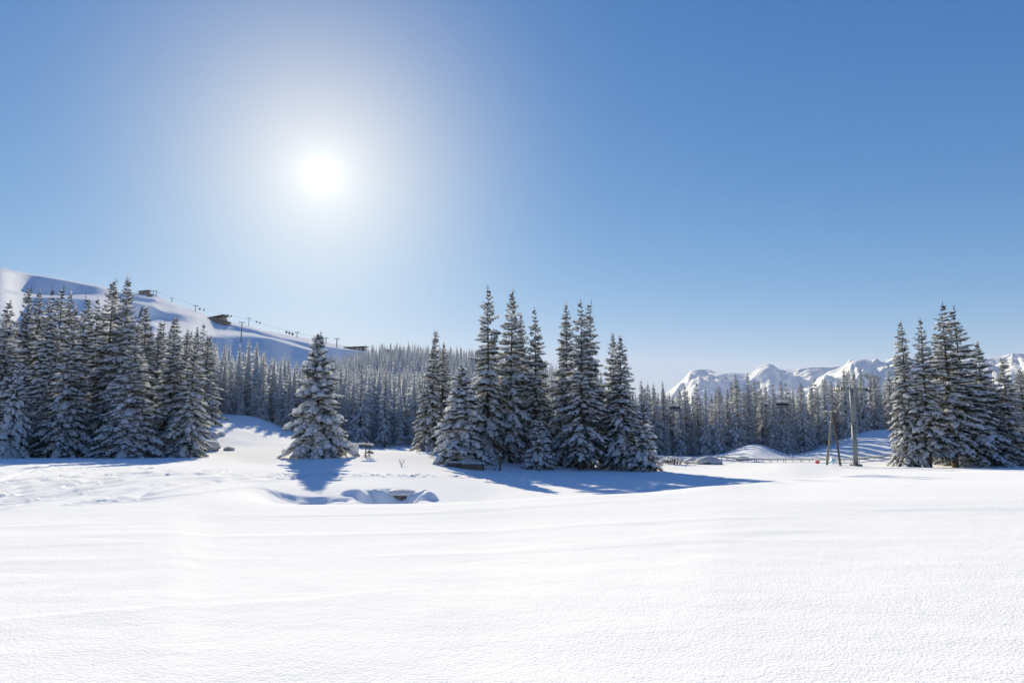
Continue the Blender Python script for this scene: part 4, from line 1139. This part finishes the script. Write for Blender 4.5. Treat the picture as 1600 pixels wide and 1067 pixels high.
# --- old timber trough and broken fence under the pale young spruce
P = spot(740, 73.5, 0)
t = thing('timber_trough', P, 'weathered plank trough half buried in snow below the pale young spruce', 'trough', None, math.radians(-4))
for k in range(3): MB().box((-.1, -.55 + .02 * (k % 2), .12 + .2 * k), (2.3, .08, .185), ry=.01 * (k - 1)).build('plank', M_WOOD, t)
for k in range(3): MB().box((-.1, .55, .12 + .2 * k), (2.3, .08, .185)).build('plank', M_WOOD, t)
for s in (-1.12, 1.12):
    for y in (-.62, .62): MB().box((s - .1, y * .98, .3), (.12, .1, .8)).build('corner_post', M_WOOD, t)
MB().box((1.04, 0, .32), (.07, 1.0, .5)).build('end_board', M_DARK, t)
sn = MB()
for k in range(6): sn.blob((-1.0 + .38 * k, .05 * (k % 3), .62), (.36, .55, .16 + .05 * (k % 2)), k + 50, 9, 5)
sn.build('snow_fill', M_TSNOW, t, True)
P = spot(716, 74, 0)
t = thing('log_heap', P, 'snow-dusted heap of old logs left of the plank trough', 'logs', None, math.radians(5))
for k, (x, z, l) in enumerate([(-.3, .12, 2.1), (.1, .36, 1.8), (-.5, .34, 1.2)]):
    MB().tube((x - l / 2, -.15 * k, z), (x + l / 2, .1 * k - .1, z - .03), .15, .13, 10).build('log', M_WOOD, t, True)
MB().blob((-.1, .1, .5), (1.0, .35, .16), 61, 10, 5).build('snow_cap', M_TSNOW, t, True)
P = spot(781, 74, -0.2)
t = thing('broken_fence', P, 'broken wooden fence post with slanting rails right of the plank trough', 'fence')
MB().tube((0, 0, 0), (.06, 0, 1.85), .12, .10, 8).build('post', M_WOOD, t, True)
MB().bar((.02, -.1, 1.65), (-1.45, -.12, .75), .06, .11).build('rail', M_WOOD, t)
MB().bar((-.55, -.1, .1), (-.35, -.1, .75), .06, .09).build('rail', M_WOOD, t)
MB().bar((-.8, -.05, .05), (-.6, -.05, .5), .05, .08).build('rail', M_WOOD, t)
MB().blob((.06, 0, 1.9), (.16, .16, .11), 8, 8, 5).build('snow_cap', M_TSNOW, t, True)

def twig_plant(px, Y, h, n, label, seed):
    q = random.Random(seed); P = spot(px, Y, -.05)
    t = thing('dry_plant', P, label, 'plant')
    st = MB(); sn = MB()
    for i in range(n):
        a = q.uniform(0, 6.28); l = h * q.uniform(.5, 1); e = Vector((math.cos(a) * l * .45, math.sin(a) * l * .45, l))
        st.tube((0, 0, 0), e * .6, .018, .014, 5).tube(e * .6, e + Vector((q.uniform(-.1, .1), 0, 0)), .014, .006, 5)
        sn.blob(tuple(e * .85), (.08, .08, .06), seed + i, 6, 4)
    st.build('stems', M_WOOD, t, True); s_ = sn.build('snow_load', M_TSNOW, t, True); s_['kind'] = 'stuff'
twig_plant(628, 68, .8, 7, 'small dry twiggy plant poking out of the open snow', 5)
twig_plant(12, 66, .9, 3, 'thin dark twig sticking out of the snow at the left edge', 8)

# --- snow-laden bush, boulders and mounds
P = spot(1050, 90, 0)
t = thing('snowy_bush', P, 'low snow-laden bush with dark twigs right of the middle clumps', 'bush')
q = random.Random(3); st = MB(); sn = MB()
for i in range(60):
    x, y = q.gauss(.4, 1.25), q.gauss(0, .7); h = max(.15, .95 - abs(x) * .25) * q.uniform(.6, 1.1)
    st.tube((x * .75, y * .75, -.1), (x, y, h), .03, .012, 5).tube((x * .9, y * .9, h * .6), (x + q.gauss(0, .3), y - .25, h * .55), .02, .008, 5)
    sn.blob((x, y, h), (q.uniform(.14, .34), q.uniform(.14, .3), q.uniform(.09, .18)), i, 8, 5)
st.build('twigs', M_WOOD, t, True); o = sn.build('snow_load', M_TSNOW, t, True); o['kind'] = 'stuff'

def boulder(px, Y, r, label, seed, cover=0.75, grp='snow-covered boulders'):
    P = spot(px, Y, -.1 * r[2])
    t = thing('boulder', P, label, 'boulder', grp)
    MB().blob((0, 0, 0), r, seed, 14, 9, .22, 1.0).build('rock', M_STONE, t, True)
    MB().blob((0, .06 * r[1], r[2] * .35), (r[0] * 1.02, r[1] * 1.02, r[2] * cover), seed, 14, 9, .2, .5).build('snow_cap', M_TSNOW, t, True)
boulder(1106, 92, (1.6, 1.2, 1.0), 'large rounded snow-covered boulder right of the snowy bush', 12, .8)
boulder(1082, 95, (1.3, 1.0, .8), 'smaller snow-covered boulder just behind the snowy bush', 13, .8)
boulder(864, 88, (1.0, .7, .55), 'brown bare-sided boulder under the trees right of the small spruce', 14, .5)
boulder(1028, 96, (1.6, 1.0, .8), 'snow-covered boulder between the young spruce and the snowy bush', 15, .85)
boulder(1160, 99, (.9, .7, .5), 'low snow-covered boulder beside the third section of the timber rail', 16, .8)
for k, (px, Y, rr, lab) in enumerate([
    (325, 99, .95, 'biggest snow boulder on the sunny bank left of the clearing'), (334, 100, .6, 'snow boulder just right of the biggest on the sunny bank'),
    (343, 101, .55, 'rightmost of the upper snow boulders on the sunny bank'), (330, 92, .8, 'middle snow boulder lower on the sunny bank'),
    (331, 88, .45, 'left one of two small snow boulders low on the sunny bank'), (338, 88.5, .4, 'right one of two small snow boulders low on the sunny bank'),
    (322, 85, 1.3, 'long snow mound at the foot of the sunny bank'), (357, 86, .5, 'low snow lump at the right foot of the sunny bank')]):
    boulder(px, Y, (rr * 1.3, rr, rr * .8), lab, 70 + k, .95)

# --- mouth of the stream under the snow
sx, sy = SCOOP
t = thing('culvert', (sx - .1, sy + 1.55, gz(sx, sy + .6) + .22), 'dark stone-lined culvert mouth in the snow hollow', 'culvert')
MB().box((0, .4, -.02), (.95, .9, .06)).build('shade_floor', M_DARK, t)  # near-black colour stands in for the shade inside the mouth
MB().box((-.46, .3, .16), (.14, .8, .5), rz=.15).build('side_stone', M_STONE, t, False, .05)
MB().box((.5, .3, .15), (.14, .8, .46), rz=-.12).build('side_stone', M_STONE, t, False, .05)
MB().box((.24, .0, .16), (.12, .22, .42), rz=.3).build('middle_stone', M_STONE, t, False, .04)
MB().box((0, .72, .16), (.9, .08, .5)).build('shade_back', M_DARK, t)  # dark sheet paints the shade at the back of the opening
MB().box((.02, .36, .42), (1.05, .8, .1)).build('lintel', M_STONE, t, False, .03)
MB().blob((.02, .5, .50), (.95, .85, .32), 91, 18, 9, .12, .25).build('snow_cap', M_TSNOW, t, True)

# --- the ski hill: stations, pylons, cabins
def sink(p, d): return Vector((p[0], p[1], p[2] - d))
def station(px, py, w, h, dep, rz, label, roofdir=1):
    P = sink(on_hill(px, py), h * .25)
    t = thing('lift_station', P, label, 'building', 'buildings on the ski hill', rz)
    MB().box((0, 0, h * .5), (w, dep, h)).build('wall', M_CHALET, t)
    rf = MB()
    rf.bar((-w * .62, 0, h * (.95 if roofdir > 0 else 1.4)), (w * .62, 0, h * (1.45 if roofdir > 0 else .95)), dep * 1.25, h * .12)
    r_ = rf.build('roof', M_DARK, t)
    MB().bar((-w * .6, 0, h * (1.04 if roofdir > 0 else 1.48)), (w * .6, 0, h * (1.52 if roofdir > 0 else 1.03)), dep * 1.2, h * .07).build('roof_snow', M_TSNOW, r_)
    n = max(3, int(w / 4))
    for i in range(n):
        x = -w * .42 + w * .84 * i / (n - 1)
        MB().box((x, -dep * .5 - .08, h * .55), (w * .5 / n, .2, h * .32)).build('window', M_GLASSD, t)
    for i in range(3): MB().bar((-w * .4 + i * w * .4, -dep * .56, 0), (-w * .4 + i * w * .4, -dep * .62, h), .5, .5).build('support', M_CHALET, t)
    return t
station(226, 460, 14, 5, 10, .1, 'dark-roofed lift station at the top of the ski hill', 1)
station(233, 464, 7, 3.5, 6, .2, 'low dark annex just below the top lift station', -1)
station(341, 504, 17, 7, 12, -.1, 'brown timber restaurant with tall windows halfway down the ski hill', 1)
station(353, 508, 9, 4.5, 7, .1, 'smaller red-brown chalet right of the timber restaurant', -1)
station(556, 546, 20, 2.6, 10, .05, 'long dark-roofed building on the lower right ridge of the ski hill', 1)
P = wp(613, 552, 700)
station(613, 556, 20, 6, 12, .0, 'dark flat building half hidden by the far treetops', -1)
def hill_pylon(px, py, h, label, w=5.0):
    P = sink(on_hill(px, py), .6)
    t = thing('hill_pylon', P, label, 'lift pylon', 'distant lift pylons on the ski hill', random.uniform(-.3, .3))
    MB().tube((0, 0, 0), (0, 0, h), .55, .42, 8).build('column', M_STEEL, t, True)
    MB().bar((-w / 2, 0, h), (w / 2, 0, h), .6, .55).build('cross_arm', M_STEEL, t)
    for s in (-1, 1): MB().bar((s * w / 2, -1.4, h - .2), (s * w / 2, 1.4, h - .2), .4, .6).build('sheave_train', M_DARK, t)
PY = [(239, 463, 9.5, 'distant lift pylon right beside the top lift station, left of its pair'), (244, 464, 9.5, 'distant lift pylon beside the top station, right of its pair'),
      (268, 473, 8, 'small distant lift pylon below the top station pair'), (305, 487, 9, 'small distant lift pylon above the timber restaurant'),
      (388.5, 510, 12, 'tall distant pylon on the skyline right of the restaurant'), (376.5, 533, 19, 'largest distant pylon, standing below the skyline right of the restaurant'),
      (464, 527, 7, 'tiny distant pylon just left of the lone tree top'), (509, 537, 7, 'tiny distant pylon just right of the lone tree top'), (526, 542, 9, 'distant pylon left of the long dark-roofed building'),
      (573, 548, 5, 'tiny distant pylon right of the long dark-roofed building')]
for a in PY: hill_pylon(*a)
def gondola(px, py, label, up=6.0):
    P0 = on_hill(px, py + 7); Y = P0[1] + 4
    P = wp(px, py, Y)
    t = thing('gondola_cabin', P, label, 'gondola', 'gondola cabins on the ski hill')
    MB().tube((0, 0, 1.1), (0, 0, 2.6), .12, .12, 6).build('hanger', M_DARK, t, True)
    MB().box((0, 0, 0), (1.9, 1.9, 2.0)).build('cabin', M_DARK, t, False, .25)
    MB().box((0, -.97, .25), (1.4, .06, .9)).build('window', M_GLASSD, t)
for k, (px, py) in enumerate([(312, 483), (318.5, 484.5), (355.5, 492.5), (361, 494), (352, 496.5), (401, 503), (406, 504.5), (447.5, 519), (452, 520.5), (457, 522)]):
    gondola(px, py, ['left cabin of the pair above the restaurant roof', 'right cabin of the pair above the restaurant roof', 'left cabin of the pair right of the restaurant', 'right cabin of the pair right of the restaurant', 'lowest cabin leaving the restaurant station',
                     'left cabin of the pair right of the skyline pylon', 'right cabin of the pair right of the skyline pylon', 'first of three cabins in a row left of the lone tree top', 'second of three cabins in a row left of the lone tree top', 'third of three cabins in a row left of the lone tree top'][k])
rope('hill_cable', [wp(239, 455, 1100), wp(268, 464, 1070), wp(305, 477.5, 1030), wp(345, 490, 1010), wp(388, 499, 960)], .10, 'thin distant cable joining the pylons above the restaurant', M_DARK)
rope('hill_cable', [wp(388, 499, 960), wp(430, 512, 930), wp(464, 520, 900), wp(509, 530, 880)], .10, 'thin distant cable running down to the lone tree top', M_DARK)
rope('hill_cable', [wp(374, 512.5, 850), wp(395, 527, 800), wp(425, 545, 740)], .08, 'thin distant cable running down from the largest hill pylon', M_DARK)

# ------------------------------------------------------------------ thin mountain air
hz = bpy.data.materials.new('thin_haze'); hz.use_nodes = True
hn = hz.node_tree.nodes; hn.clear()
hv = hn.new('ShaderNodeVolumePrincipled'); ho = hn.new('ShaderNodeOutputMaterial')
hv.inputs['Color'].default_value = (0.90, 0.95, 1.0, 1); hv.inputs['Density'].default_value = 3.6e-5
hz.node_tree.links.new(hv.outputs[0], ho.inputs['Volume'])
haze = MB().box((0, 0, -50), (33000, 33000, 1900)).build('haze', hz)
haze['kind'] = 'stuff'; haze['label'] = 'thin cold mountain haze'
